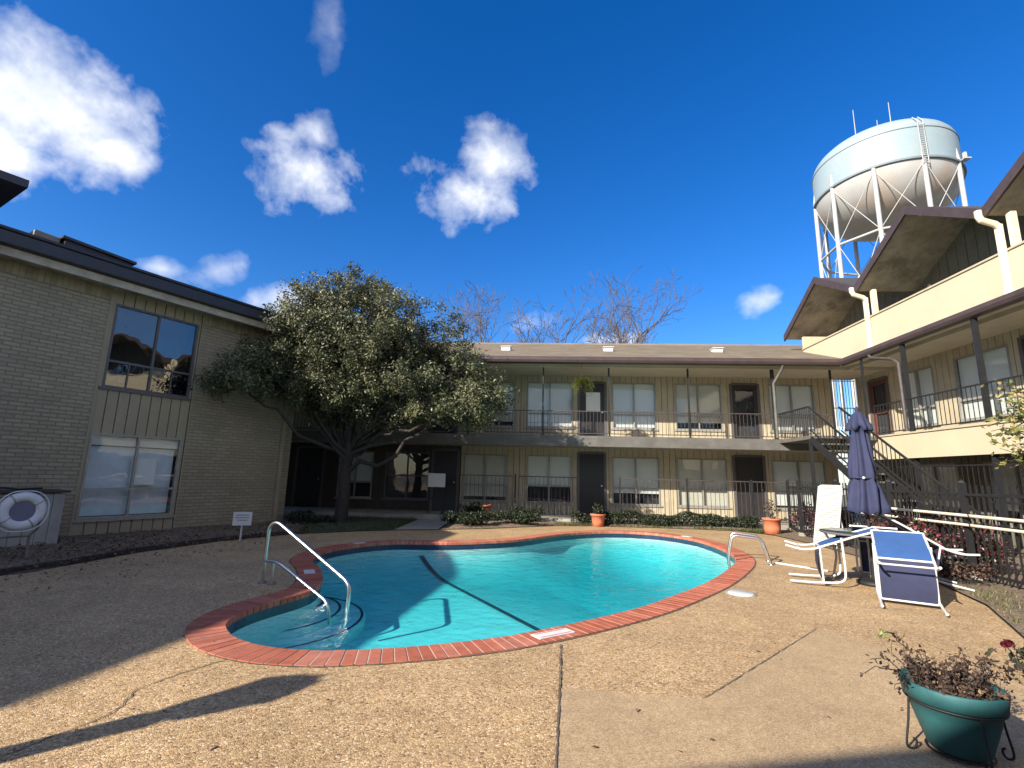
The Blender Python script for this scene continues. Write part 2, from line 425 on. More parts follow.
MT = dict(
    deck=pebble('exposed_aggregate', 70, [(0.0, (0.17, 0.095, 0.05)), (0.12, (0.41, 0.25, 0.118)), (0.45, (0.60, 0.395, 0.20)),
                                          (0.8, (0.71, 0.49, 0.25)), (1.0, (0.82, 0.65, 0.42))], 0.27, 0.4),
    panel=pebble('washed_concrete', 130, [(0.0, (0.30, 0.20, 0.105)), (0.3, (0.47, 0.335, 0.185)), (0.7, (0.55, 0.40, 0.235)), (1.0, (0.66, 0.51, 0.33))], 0.16, 0.25),
    joint=plain('joint_dirt', (0.13, 0.10, 0.07), 0.9, var=0.4, scale=12),
    soil=plain('mulch_soil', (0.17, 0.122, 0.08), 0.95, var=0.55, scale=14, bump=0.8, bscale=35),
    earth=plain('earth', (0.13, 0.11, 0.07), 0.95, var=0.3, scale=2),
    lawn_soil=plain('lawn_soil', (0.05, 0.06, 0.03), 0.95, var=0.4, scale=9),
    walk=plain('walk_concrete', (0.36, 0.32, 0.26), 0.85, var=0.2, scale=3, bump=0.15, bscale=80),
    coping=tint_mat('red_brick', [(0, (0.36, 0.105, 0.06)), (0.5, (0.43, 0.135, 0.08)), (0.85, (0.48, 0.17, 0.105)), (1, (0.40, 0.15, 0.10))], 0.7, 0.3, nscale=7, namp=0.2, bump=0.4),
    mortar=plain('mortar', (0.52, 0.40, 0.31), 0.9, var=0.2, scale=20),
    tile=plain('waterline_tile', (0.02, 0.035, 0.07), 0.25, var=0.3, scale=18),
    plaster=plain('pool_plaster', (0.68, 0.84, 0.80), 0.6, var=0.07, scale=2.2, bump=0.05, bscale=6),
    step_plaster=plain('step_plaster', (0.82, 0.90, 0.87), 0.6, var=0.06, scale=3),
    plaster_trim=plain('step_tile', (0.03, 0.06, 0.10), 0.4, var=0.2, scale=15),
    water=water_mat(),
    whitetile=plain('white_tile', (0.75, 0.70, 0.66), 0.4, var=0.1, scale=20),
    redtile=plain('red_print', (0.55, 0.16, 0.12), 0.5, var=0.15, scale=30),
    brickwall=brick_mat('painted_brick'),
    soldier=tint_mat('soldier_brick', [(0, (0.24, 0.20, 0.13)), (1, (0.34, 0.285, 0.19))], 0.75, 0.3, nscale=6, namp=0.15),
    lboards=plain('taupe_siding', (0.33, 0.275, 0.18), 0.65, var=0.12, scale=2),
    siding=plain('tan_siding', (0.43, 0.365, 0.25), 0.65, var=0.13, scale=2.2, stain=((0.28, 0.20, 0.11), 1.6, 0.58, 0.35)),
    siding_back=plain('siding_groove', (0.20, 0.15, 0.09), 0.8, var=0.2, scale=5),
    dark_brown=plain('dark_siding', (0.05, 0.04, 0.03), 0.7, var=0.2, scale=3),  # darker than the tan siding; left ground-floor boards and one blind
    yellow=plain('cream_panel', (0.52, 0.44, 0.295), 0.6, var=0.06, scale=1.2, stain=((0.5, 0.38, 0.22), 2.4, 0.63, 0.35)),
    soffit=plain('soffit_paint', (0.50, 0.43, 0.32), 0.75, var=0.1, scale=2),
    soffit_grey=plain('soffit_weathered', (0.40, 0.345, 0.265), 0.8, var=0.28, scale=2.6, stain=((0.12, 0.10, 0.08), 1.5, 0.5, 0.6)),
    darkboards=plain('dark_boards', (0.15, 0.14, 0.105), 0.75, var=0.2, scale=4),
    fascia=plain('fascia_brown', (0.056, 0.037, 0.034), 0.5, var=0.2, scale=4),
    fascia_dark=plain('fascia_navy', (0.028, 0.026, 0.034), 0.45, var=0.2, scale=4),
    slabedge=plain('slab_paint', (0.115, 0.105, 0.092), 0.75, var=0.25, scale=3),
    concrete=plain('slab_concrete', (0.33, 0.30, 0.25), 0.85, var=0.18, scale=3),
    shingle=tint_mat('shingle', [(0, (0.15, 0.125, 0.10)), (0.5, (0.21, 0.175, 0.14)), (1, (0.28, 0.235, 0.185))], 0.95, 0.1, nscale=1.5, namp=0.15, bump=0.5),
    darkroof=plain('dark_roof', (0.05, 0.045, 0.045), 0.9, var=0.25, scale=6),
    iron=plain('black_iron', (0.013, 0.013, 0.014), 0.62, var=0.25, scale=8),
    rusty=plain('worn_iron', (0.055, 0.045, 0.04), 0.6, var=0.35, scale=9, stain=((0.13, 0.07, 0.04), 8, 0.58, 0.5)),
    door=plain('door_dark', (0.026, 0.024, 0.026), 0.45, var=0.2, scale=4),
    doorred=plain('door_maroon', (0.13, 0.045, 0.035), 0.5, var=0.2, scale=4),
    trim=plain('trim_tan', (0.46, 0.385, 0.26), 0.6, var=0.1, scale=4),
    frame=plain('window_alu', (0.30, 0.285, 0.25), 0.45, var=0.15, scale=8, metal=0.2),
    frame_dark=plain('window_dark', (0.10, 0.09, 0.09), 0.45, var=0.15, scale=8),
    blind=plain('blind_white', (0.82, 0.82, 0.78), 0.6, var=0.05, scale=1.2),
    blind_warm=plain('blind_cream', (0.70, 0.66, 0.56), 0.6, var=0.06, scale=1.5),
    curtain=plain('curtain_grey', (0.64, 0.68, 0.71), 0.8, var=0.15, scale=2),
    room=plain('room_dark', (0.035, 0.035, 0.04), 0.9, var=0.3, scale=1),
    paper=plain('paper', (0.80, 0.79, 0.75), 0.8, var=0.04, scale=3),
    glass=glass_mat('window_glass', (0.90, 0.93, 0.93), 1.5, 0.12),
    glass_mirror=glass_mat('tinted_glass', (0.35, 0.38, 0.42), 2.0, 0.16),
    chrome=plain('stainless', (0.70, 0.69, 0.67), 0.30, metal=1.0, var=0.08, scale=10),
    white=plain('white_enamel', (0.60, 0.60, 0.58), 0.4, var=0.07, scale=5, stain=((0.55, 0.5, 0.42), 5, 0.6, 0.5)),
    pipewhite=plain('downspout_paint', (0.72, 0.62, 0.44), 0.5, var=0.1, scale=4, stain=((0.40, 0.32, 0.22), 3, 0.55, 0.5)),
    poletan=plain('pole_bleached', (0.66, 0.60, 0.46), 0.6, var=0.12, scale=7),
    sling=plain('sling_blue', (0.035, 0.098, 0.265), 0.75, var=0.12, scale=7, bump=0.3, bscale=220),
    navy=plain('canvas_navy', (0.026, 0.031, 0.075), 0.85, var=0.16, scale=6, bump=0.2, bscale=150),
    strap=plain('vinyl_strap', (0.47, 0.46, 0.44), 0.5, var=0.08, scale=6),
    tabletop=plain('table_glass', (0.035, 0.05, 0.05), 0.15, var=0.1, scale=5),
    teal=plain('teal_plastic', (0.020, 0.095, 0.10), 0.62, var=0.22, scale=5, bump=0.05, bscale=40, stain=((0.09, 0.17, 0.16), 7, 0.6, 0.5)),
    terracotta=plain('terracotta', (0.50, 0.155, 0.075), 0.8, var=0.16, scale=8, stain=((0.58, 0.40, 0.30), 7, 0.6, 0.4)),
    ring=plain('life_ring_white', (0.70, 0.71, 0.72), 0.5, var=0.07, scale=8),
    ringblue=plain('life_ring_band', (0.16, 0.16, 0.23), 0.6, var=0.1, scale=8),
    cabinet=plain('cabinet_grey', (0.33, 0.31, 0.275), 0.7, var=0.16, scale=3),
    timber=plain('grey_timber', (0.22, 0.19, 0.15), 0.85, var=0.2, scale=5),
    bark=plain('bark', (0.038, 0.031, 0.026), 0.9, var=0.35, scale=10, bump=0.9, bscale=22),
    barebark=plain('bare_bark', (0.11, 0.09, 0.08), 0.9, var=0.3, scale=3),
    leaf=tint_mat('oak_leaves', [(0, (0.045, 0.054, 0.022)), (0.45, (0.115, 0.121, 0.055)), (0.8, (0.19, 0.183, 0.092)), (1, (0.30, 0.255, 0.125))], 0.46, 0.5, 0.18),
    hedge=tint_mat('hedge_leaves', [(0, (0.011, 0.018, 0.009)), (0.6, (0.024, 0.036, 0.015)), (1, (0.055, 0.065, 0.03))], 0.5, 0.4, 0.12),
    purple=tint_mat('purple_leaves', [(0, (0.035, 0.014, 0.022)), (0.6, (0.10, 0.030, 0.048)), (0.85, (0.06, 0.06, 0.035)), (1, (0.20, 0.05, 0.075))], 0.5, 0.4, 0.15),
    rose=tint_mat('rose_leaves', [(0, (0.03, 0.045, 0.018)), (0.45, (0.07, 0.085, 0.035)), (0.6, (0.16, 0.02, 0.04)), (0.85, (0.26, 0.03, 0.06)), (1, (0.45, 0.40, 0.32))], 0.5, 0.4, 0.15),
    lime=tint_mat('lime_leaves', [(0, (0.10, 0.14, 0.025)), (0.6, (0.23, 0.27, 0.06)), (1, (0.40, 0.38, 0.13))], 0.45, 0.4, 0.3),
    autumn=tint_mat('autumn_leaves', [(0, (0.09, 0.12, 0.03)), (0.55, (0.24, 0.26, 0.08)), (0.8, (0.38, 0.25, 0.08)), (1, (0.48, 0.40, 0.22))], 0.5, 0.4, 0.25),
    grass=tint_mat('grass_blades', [(0, (0.03, 0.05, 0.012)), (0.6, (0.075, 0.105, 0.03)), (1, (0.18, 0.18, 0.065))], 0.6, 0.3, 0.2),
    dry_grass=tint_mat('dry_grass', [(0, (0.05, 0.055, 0.02)), (0.6, (0.12, 0.125, 0.045)), (1, (0.26, 0.22, 0.12))], 0.7, 0.3, 0.15),
    litter=tint_mat('dry_leaves', [(0, (0.07, 0.045, 0.028)), (0.6, (0.19, 0.125, 0.075)), (1, (0.31, 0.21, 0.125))], 0.8, 0.2, 0.0),
    dead=tint_mat('dead_leaves', [(0, (0.02, 0.013, 0.012)), (0.5, (0.075, 0.045, 0.034)), (0.9, (0.19, 0.125, 0.09)), (1, (0.25, 0.18, 0.09))], 0.8, 0.2, 0.1),
    darkred=tint_mat('red_petals', [(0, (0.03, 0.002, 0.005)), (1, (0.10, 0.006, 0.012))], 0.6, 0.3, 0.1),
    tank=plain('tank_paint', (0.255, 0.325, 0.35), 0.55, var=0.05, scale=0.25, stain=((0.30, 0.33, 0.33), 0.35, 0.5, 0.7)),
    bowl=plain('bowl_paint', (0.36, 0.35, 0.335), 0.6, var=0.10, scale=0.2, stain=((0.40, 0.25, 0.15), 0.13, 0.53, 0.6)),
    steel=plain('leg_paint', (0.38, 0.38, 0.37), 0.55, var=0.08, scale=0.5, stain=((0.48, 0.36, 0.27), 0.3, 0.56, 0.6)),
    seam=plain('seam_dark', (0.16, 0.20, 0.22), 0.7, var=0.1, scale=1),
)


# ------------------------------------------------------------------ mesh helpers
class MB:
    def __init__(s):
        s.v, s.f, s.t, s.sm = [], [], [], []

    def add(s, verts, faces, tint=0.5, smooth=False):
        o = len(s.v)
        s.v += [tuple(p) for p in verts]
        for f in faces:
            s.f.append(tuple(o + i for i in f))
            s.t.append(tint)
            s.sm.append(smooth)

    def box(s, a, b, tint=0.5, M=None):
        x0, y0, z0 = a
        x1, y1, z1 = b
        x0, x1 = min(x0, x1), max(x0, x1)
        y0, y1 = min(y0, y1), max(y0, y1)
        z0, z1 = min(z0, z1), max(z0, z1)
        v = [(x0, y0, z0), (x1, y0, z0), (x1, y1, z0), (x0, y1, z0), (x0, y0, z1), (x1, y0, z1), (x1, y1, z1), (x0, y1, z1)]
        if M is not None:
            v = [M @ Vector(p) for p in v]
        s.add(v, [(0, 3, 2, 1), (4, 5, 6, 7), (0, 1, 5, 4), (1, 2, 6, 5), (2, 3, 7, 6), (3, 0, 4, 7)], tint)

    def bar(s, p, q, w, h=None, up=(0, 0, 1), tint=0.5):
        """rectangular bar from p to q"""
        p, q = Vector(p), Vector(q)
        h = w if h is None else h
        d = (q - p).normalized()
        u = Vector(up)
        if abs(d.dot(u)) > 0.98:
            u = Vector((1, 0, 0))
        a = d.cross(u).normalized()
        b = a.cross(d).normalized()
        v = []
        for c in (p, q):
            for sx, sy in ((-1, -1), (1, -1), (1, 1), (-1, 1)):
                v.append(c + a * (sx * w / 2) + b * (sy * h / 2))
        s.add(v, [(3, 2, 1, 0), (4, 5, 6, 7), (0, 1, 5, 4), (1, 2, 6, 5), (2, 3, 7, 6), (3, 0, 4, 7)], tint)

    def tube(s, pts, r, n=8, tint=0.5, smooth=True, cap=True):
        pts = [Vector(p) for p in pts]
        rs = r if isinstance(r, (list, tuple)) else [r] * len(pts)
        prev = None
        rings = []
        for i, p in enumerate(pts):
            if i == 0:
                d = pts[1] - p
            elif i == len(pts) - 1:
                d = p - pts[i - 1]
            else:
                d = (pts[i + 1] - p).normalized() + (p - pts[i - 1]).normalized()
            d = d.normalized()
            if prev is None:
                u = Vector((0, 0, 1)) if abs(d.z) < 0.9 else Vector((1, 0, 0))
                a = d.cross(u).normalized()
            else:
                a = (prev - d * prev.dot(d))
                a = a.normalized() if a.length > 1e-6 else d.orthogonal().normalized()
            prev = a
            b = d.cross(a)
            rings.append([p + (a * cos(2 * pi * k / n) + b * sin(2 * pi * k / n)) * rs[i] for k in range(n)])
        v = [q for rg in rings for q in rg]
        f = []
        for i in range(len(pts) - 1):
            for k in range(n):
                f.append((i * n + k, i * n + (k + 1) % n, (i + 1) * n + (k + 1) % n, (i + 1) * n + k))
        s.add(v, f, tint, smooth)
        if cap:
            s.add(rings[0], [tuple(range(n - 1, -1, -1))], tint)
            s.add(rings[-1], [tuple(range(n))], tint)

    def lathe(s, prof, n=32, c=(0, 0, 0), tint=0.5, smooth=True, sx=1.0):
        """profile [(r,z)] about the vertical through c"""
        v, f = [], []
        for r, z in prof:
            for k in range(n):
                a = 2 * pi * k / n
                v.append((c[0] + r * cos(a) * sx, c[1] + r * sin(a), c[2] + z))
        for i in range(len(prof) - 1):
            for k in range(n):
                f.append((i * n + k, i * n + (k + 1) % n, (i + 1) * n + (k + 1) % n, (i + 1) * n + k))
        s.add(v, f, tint, smooth)

    def poly(s, pts, z0, z1, tint=0.5):
        n = len(pts)
        v = [(p[0], p[1], z0) for p in pts] + [(p[0], p[1], z1) for p in pts]
        f = [tuple(range(n - 1, -1, -1)), tuple(range(n, 2 * n))]
        f += [(i, (i + 1) % n, n + (i + 1) % n, n + i) for i in range(n)]
        s.add(v, f, tint)

    def quad(s, a, b, c, d, tint=0.5):
        s.add([a, b, c, d], [(0, 1, 2, 3)], tint)

    def leaf(s, p, size, nrm, tint, asp=0.55):
        """a folded leaf of two triangles-pairs"""
        nrm = nrm.normalized()
        a = nrm.orthogonal().normalized()
        a = (Matrix.Rotation(random.uniform(0, 6.28), 3, nrm) @ a)
        b = nrm.cross(a)
        h = size * 0.5
        w = h * asp
        s.add([p - a * h, p - b * w + nrm * h * 0.15, p + a * h, p + b * w + nrm * h * 0.15], [(0, 1, 2), (0, 2, 3)], tint)

    def build(s, name, mat, parent=None, local=False, bevel=0.0):
        me = bpy.data.meshes.new(name)
        v = s.v
        if parent is not None and not local:
            mi = wmat(parent).inverted()
            v = [tuple(mi @ Vector(p)) for p in v]
        me.from_pydata(v, [], s.f)
        at_ = me.attributes.new('tint', 'FLOAT', 'FACE')
        at_.data.foreach_set('value', s.t)
        me.polygons.foreach_set('use_smooth', s.sm)
        me.materials.append(MT[mat] if isinstance(mat, str) else mat)
        me.update()
        o = bpy.data.objects.new(name, me)
        COL.objects.link(o)
        if parent is not None:
            o.parent = parent
        if bevel:
            md = o.modifiers.new('bevel', 'BEVEL')
            md.width = bevel
            md.segments = 2
            md.limit_method = 'ANGLE'
        return o


def wmat(o):
    m = o.matrix_basis.copy()
    while o.parent is not None:
        o = o.parent
        m = o.matrix_basis @ m
    return m


def root(name, label, cat, loc=(0, 0, 0), rz=0.0, group=None, euler=None):
    o = bpy.data.objects.new(name, None)
    o.empty_display_size = 0.2
    COL.objects.link(o)
    o.location = loc
    o.rotation_euler = euler if euler else (0, 0, rz)
    o['label'] = label
    o['category'] = cat
    if group:
        o['group'] = group
    return o


def tag(o, label, cat, group=None):
    o['label'] = label
    o['category'] = cat
    if group:
        o['group'] = group
    return o


def kind(o, k):
    o['kind'] = k
    return o


def copy_tree(o, parent=None):
    c = o.copy()
    COL.objects.link(c)
    if parent is not None:
        c.parent = parent
    for ch in list(o.children):
        copy_tree(ch, c)
    return c


def catmull(pts, n, closed=True):
    P = [Vector((p[0], p[1], 0)) for p in pts]
    out_ = []
    L = len(P)
    for i in range(L if closed else L - 1):
        p0, p1, p2, p3 = P[(i - 1) % L], P[i], P[(i + 1) % L], P[(i + 2) % L]
        if not closed:
            p0 = P[max(i - 1, 0)]
            p3 = P[min(i + 2, L - 1)]
        for k in range(n):
            t = k / n
            out_.append(0.5 * ((2 * p1) + (-p0 + p2) * t + (2 * p0 - 5 * p1 + 4 * p2 - p3) * t * t + (-p0 + 3 * p1 - 3 * p2 + p3) * t ** 3))
    if not closed:
        out_.append(P[-1])
    return out_


def resample(P, step, closed=True):
    L = len(P)
    segs = [(P[i], P[(i + 1) % L]) for i in range(L if closed else L - 1)]
    tot = sum((b - a).length for a, b in segs)
    n = max(3, int(round(tot / step)))
    st = tot / n
    res, acc, need = [], 0.0, 0.0
    for a, b in segs:
        l = (b - a).length
        while need <= acc + l + 1e-9 and len(res) < n:
            res.append(a + (b - a) * ((need - acc) / l if l else 0))
            need += st
        acc += l
    return res


def offset(P, d):
    """closed, counter-clockwise outline moved outwards by d"""
    L = len(P)
    r = []
    for i in range(L):
        t = (P[(i + 1) % L] - P[i - 1]).normalized()
        r.append(P[i] + Vector((t.y, -t.x, 0)) * d)
    return r


def filled(name, loops, z, mat, grid=None):
    """flat sheet bounded by loops (first outer, others holes)"""
    bm = bmesh.new()
    es = []
    for lp in loops:
        vs = [bm.verts.new((p[0], p[1], z)) for p in lp]
        es += [bm.edges.new((vs[i], vs[(i + 1) % len(vs)])) for i in range(len(vs))]
    bmesh.ops.triangle_fill(bm, use_beauty=True, use_dissolve=False, edges=es)
    for f in bm.faces:
        if f.normal.z < 0:
            f.normal_flip()
    if grid:
        grid(bm)
    me = bpy.data.meshes.new(name)
    bm.to_mesh(me)
    bm.free()
    me.materials.append(MT[mat])
    o = bpy.data.objects.new(name, me)
    COL.objects.link(o)
    return o


def rnd_dir(zmin=-1.0):
    while True:
        v = Vector((random.uniform(-1, 1), random.uniform(-1, 1), random.uniform(-1, 1)))
        if 0.05 < v.length < 1:
            v.normalize()
            if v.z >= zmin:
                return v


# ------------------------------------------------------------------ pool and ground
pin = [(-2.97, 4.83), (-2.67, 4.56), (-2.26, 4.40), (-1.86, 4.38), (-1.48, 4.46), (-1.04, 4.6), (-0.42, 4.91), (0.0, 5.2), (0.51, 5.61),
       (1.18, 6.24), (1.75, 6.91), (2.59, 8.02), (3.41, 9.38), (3.8, 10.22), (4.04, 11.18), (4.08, 12.49), (3.86, 13.6), (3.1, 14.5),
       (1.9, 14.6), (0.63, 13.7), (-0.54, 12.2), (-1.9, 11.35), (-3.1, 11.12), (-3.6, 10.75), (-3.95, 10.2), (-4.1, 9.5), (-3.93, 8.61), (-3.48, 7.93),
       (-3.10, 7.2), (-2.92, 6.61), (-2.95, 6.21), (-3.08, 5.84), (-3.16, 5.47), (-3.12, 5.1)]
pin = [(x * 0.9324, y * 0.9324) for x, y in pin]
INN = resample(catmull(pin, 8), 0.092)
OUT = offset(INN, 0.30)
MID = offset(INN, 0.12)
WZ = -0.105

G = [Vector(p) for p in ((-400, -300, 0), (400, -300, 0), (400, 600, 0), (-400, 600, 0))]
kind(filled('ground', [G, MID], -0.03, 'earth'), 'structure')
dk = [(-30, -30), (12, -30), (12, 2.0), (5.2, 2.4), (4.35, 4.1), (4.25, 4.75), (4.7, 5.5), (5.35, 6.6), (5.9, 8.2), (6.2, 10.2), (6.3, 12.2), (6.2, 13.9), (5.6, 14.75),
      (4.4, 15.0), (1.5, 15.0), (0.4, 14.7), (-0.6, 14.0), (-1.5, 13.35), (-2.6, 12.85), (-3.3, 12.6), (-4.2, 12.1), (-5.6, 11.0), (-6.3, 9.8), (-6.75, 8.1),
      (-6.75, 6.4), (-7.6, 4.6), (-9.0, 2.0), (-30, -2)]
DK = [Vector((*p, 0)) for p in dk]
kind(filled('pool_deck', [DK, MID], 0.0, 'deck'), 'structure')
# smoother poured panel with saw joints
pp = [(0.14, 3.63), (1.07, 3.57), (2.71, 5.31), (3.25, 4.5), (4.2, 3.3), (4.2, -6), (-0.4, -6), (0.03, 1.6), (0.09, 2.71)]
kind(filled('concrete_panel', [[Vector((*p, 0)) for p in pp]], 0.004, 'panel'), 'structure')


def strip(name, pts, w, z, jag=0.0):
    P = catmull(pts, 8, False)
    P = resample(P, 0.04, False)
    mb = MB()
    L, R = [], []
    for i, p in enumerate(P):
        t = (P[min(i + 1, len(P) - 1)] - P[max(i - 1, 0)]).normalized()
        n = Vector((t.y, -t.x, 0))
        ww = w * random.uniform(0.5, 1.25)
        q = p + n * random.uniform(-jag, jag)
        L.append(q - n * ww / 2)
        R.append(q + n * ww / 2)
    for i in range(len(P) - 1):
        mb.quad((*L[i].xy, z), (*R[i].xy, z), (*R[i + 1].xy, z), (*L[i + 1].xy, z))
    o = mb.build(name, 'joint')
    kind(o, 'structure')
    return o


strip('deck_joint', [(0.18, 4.50), (0.14, 3.6), (0.09, 2.71), (0.03, 1.6)], 0.013, 0.009, 0.003)
strip('deck_joint', [(1.07, 3.57), (1.9, 4.45), (2.71, 5.31)], 0.010, 0.009, 0.003)
strip('deck_crack', [(-2.32, 3.86), (-2.44, 3.62), (-2.55, 3.3), (-2.46, 3.05), (-2.5, 2.82), (-2.6, 2.5)], 0.010, 0.005, 0.012)
strip('deck_joint', [(p.x, p.y) for p in [OUT[i] + (OUT[i] - INN[i]) * 0.03 for i in range(0, len(OUT), 6)] + [OUT[0]]], 0.022, 0.005, 0.004)

# brick coping: every brick its own wedge, mortar ring beneath
cb = MB()
nb = len(INN)
for i in range(nb):
    j = (i + 1) % nb
    a, b_, c, d = INN[i], INN[j], OUT[j], OUT[i]
    g1 = 0.065
    a2, b2 = a.lerp(b_, g1), a.lerp(b_, 1 - g1)
    d2, c2 = d.lerp(c, g1), d.lerp(c, 1 - g1)
    z1 = 0.012 + random.uniform(-0.0015, 0.0015)
    ov = 0.015
    inw = (a - d).normalized() * ov
    vs = [(*(a2 + inw).xy, -0.045), (*(b2 + inw).xy, -0.045), (*c2.xy, -0.01), (*d2.xy, -0.01),
          (*(a2 + inw * 0.4).xy, z1), (*(b2 + inw * 0.4).xy, z1), (*c2.xy, z1), (*d2.xy, z1)]
    mid_in = [(*(a2 + inw).xy, z1 - 0.012), (*(b2 + inw).xy, z1 - 0.012)]
    vs += mid_in
    cb.add(vs, [(4, 5, 6, 7), (0, 1, 9, 8), (8, 9, 5, 4), (1, 2, 6, 5, 9), (2, 3, 7, 6), (3, 0, 8, 4, 7), (0, 3, 2, 1)], random.random())
cop = cb.build('coping', 'coping')
kind(cop, 'structure')
mb = MB()
for i in range(nb):
    j = (i + 1) % nb
    mb.quad((*INN[i].xy, 0.0085), (*INN[j].xy, 0.0085), (*OUT[j].xy, 0.0085), (*OUT[i].xy, 0.0085))
    mb.quad((*INN[j].xy, 0.0085), (*INN[i].xy, 0.0085), (*INN[i].xy, -0.04), (*INN[j].xy, -0.04))
kind(mb.build('coping_mortar', 'mortar'), 'structure')

# basin
mb = MB()
for i in range(nb):
    j = (i + 1) % nb
    mb.quad((*INN[i].xy, -0.15), (*INN[j].xy, -0.15), (*INN[j].xy, -2.4), (*INN[i].xy, -2.4))
kind(mb.build('pool_wall', 'plaster'), 'structure')
mb = MB()
for i in range(nb):
    j = (i + 1) % nb
    mb.quad((*INN[i].xy, -0.04), (*INN[j].xy, -0.04), (*INN[j].xy, -0.15), (*INN[i].xy, -0.15))
kind(mb.build('pool_tile', 'tile'), 'structure')
ZF = -0.52
SA, SB = atz(405, 561, ZF), atz(541, 632, ZF)
sdir = (SB - SA).to_2d().normalized()
snrm = Vector((-sdir.y, sdir.x))       # towards the deep end
if snrm.x < 0:
    snrm = -snrm


def fz(p):
    d = (Vector((p.x, p.y)) - SA.to_2d()).dot(snrm)
    if d < 0:
        return ZF + 0.02 * max(d, -4)
    if d < 2.2:
        return ZF - 0.17 * d
    return ZF - 0.374 - 0.05 * min(d - 2.2, 4)


from mathutils.kdtree import KDTree
EDG = resample(INN, 0.05)
kd = KDTree(len(EDG))
for i_, p_ in enumerate(EDG):
    kd.insert(p_, i_)
kd.balance()
IPOLY = [(p.x, p.y) for p in offset(INN, 0.06)]


def pip(x, y, P):
    c = False
    n = len(P)
    for i in range(n):
        x1, y1 = P[i]
        x2, y2 = P[(i + 1) % n]
        if (y1 > y) != (y2 > y) and x < (x2 - x1) * (y - y1) / (y2 - y1) + x1:
            c = not c
    return c


sc0 = atz(258, 606, -0.27).to_2d()


def floor_z(x, y):
    """dished basin: the floor curves up into the wall"""
    d = kd.find(Vector((x, y, 0)))[2]
    D = -fz(Vector((x, y, 0)))
    t = 1 - min(d / 1.5, 1.0)
    q = min(max((Vector((x, y)) - sc0).length / 1.0 - 1.3, 0.0), 1.0)
    t *= q * q * (3 - 2 * q)
    return -(0.26 + (D - 0.26) * (1 - t ** 2.4))


CELL = 0.1
vid, vv, ff = {}, [], []
for ix in range(-42, 44):
    for iy in range(38, 142):
        if pip((ix + 0.5) * CELL, (iy + 0.5) * CELL, IPOLY):
            q = []
            for a_, b_ in ((0, 0), (1, 0), (1, 1), (0, 1)):
                k_ = (ix + a_, iy + b_)
                if k_ not in vid:
                    vid[k_] = len(vv)
                    vv.append((k_[0] * CELL, k_[1] * CELL, floor_z(k_[0] * CELL, k_[1] * CELL)))
                q.append(vid[k_])
            ff.append(tuple(q))
mb = MB()
mb.add(vv, ff, 0.5, True)
kind(mb.build('pool_floor', 'plaster'), 'structure')
# dark break line on the floor, runs up into the coves
mb = MB()
e0, e1 = SA.to_2d() - sdir * 0.75, SB.to_2d() + sdir * 0.4
for k in range(60):
    p = e0.lerp(e1, k / 60)
    q = e0.lerp(e1, (k + 1) / 60)
    n = snrm * 0.05
    mb.quad(*[(*c_, floor_z(c_.x, c_.y) + 0.012) for c_ in (p - n, q - n, q + n, p + n)])
kind(mb.build('floor_line', 'plaster_trim'), 'structure')
# entry steps: stacked rounded treads in the near left lobe, dark tile nosings
rs3 = [(atz(qx, qy, qz).to_2d() - sc0).length for qx, qy, qz in ((303, 614, -0.25), (331, 619, -0.34), (357, 626, -0.43))]
for r_, z_ in zip(rs3, (-0.25, -0.34, -0.43)):
    mb = MB()
    mb.lathe([(0.0, 0), (r_ - 0.03, 0), (r_, -0.02), (r_, -1.2)], 72, (sc0.x, sc0.y, z_))
    kind(mb.build('pool_steps', 'step_plaster'), 'structure')
    mb = MB()
    mb.lathe([(r_ - 0.062, 0.004), (r_ - 0.03, 0.004)], 72, (sc0.x, sc0.y, z_))
    kind(mb.build('step_nosing', 'plaster_trim'), 'structure')
# water body
mb = MB()
OW = offset(INN, 0.05)
mb.add([(*p.xy, WZ) for p in OW] + [(*p.xy, -2.5) for p in OW],
       [tuple(range(nb)), tuple(range(2 * nb - 1, nb - 1, -1))] + [(j, i, nb + i, nb + j) for i, j in ((k, (k + 1) % nb) for k in range(nb))])
kind(mb.build('pool_water', 'water'), 'structure')

# planting ground: shallow mounds beside the deck
def bed(name, pts, z, mat, lift=0.06):
    P = [Vector((*p, 0)) for p in pts]

    def g_(bm):
        bmesh.ops.subdivide_edges(bm, edges=[e for e in bm.edges if e.calc_length() > 0.5], cuts=3, use_grid_fill=True)
        for v in bm.verts:
            if not v.is_boundary:
                v.co.z += lift * random.uniform(0.4, 1.3)
    o = filled(name, [P], z, mat, g_)
    kind(o, 'structure')
    return o


bed('mulch_bed', [(-11.4, 4.5), (-9.0, 4.55), (-7.55, 4.65), (-6.7, 6.4), (-6.7, 8.1), (-6.25, 9.8), (-5.55, 11.05), (-5.9, 12.4), (-6.4, 14.0), (-9, 12.4)], 0.012, 'soil')
bed('lawn', [(-5.5, 11.08), (-4.2, 12.15), (-3.6, 12.5), (-3.75, 15.4), (-7.6, 15.4), (-6.4, 14.0), (-5.9, 12.4)], 0.014, 'lawn_soil')
bed('planting_bed', [(-2.55, 12.9), (-1.5, 13.4), (-0.6, 14.05), (0.4, 14.75), (1.5, 15.05), (4.4, 15.05), (5.6, 14.8), (6.6, 14.9), (6.6, 15.42), (-2.7, 15.42)], 0.012, 'soil')
bed('side_bed', [(5.2, 2.45), (12, 2.0), (12, 15.42), (6.62, 15.42), (6.55, 14.9), (6.22, 13.9), (6.32, 12.2), (6.22, 10.2), (5.92, 8.2), (5.37, 6.6), (4.72, 5.5), (4.27, 4.75), (4.37, 4.1)], 0.012, 'soil')
kind(filled('walkway', [[Vector((*p, 0)) for p in [(-3.62, 12.4), (-2.6, 12.84), (-2.72, 15.42), (-3.74, 15.42)]]], 0.02, 'walk'), 'structure')


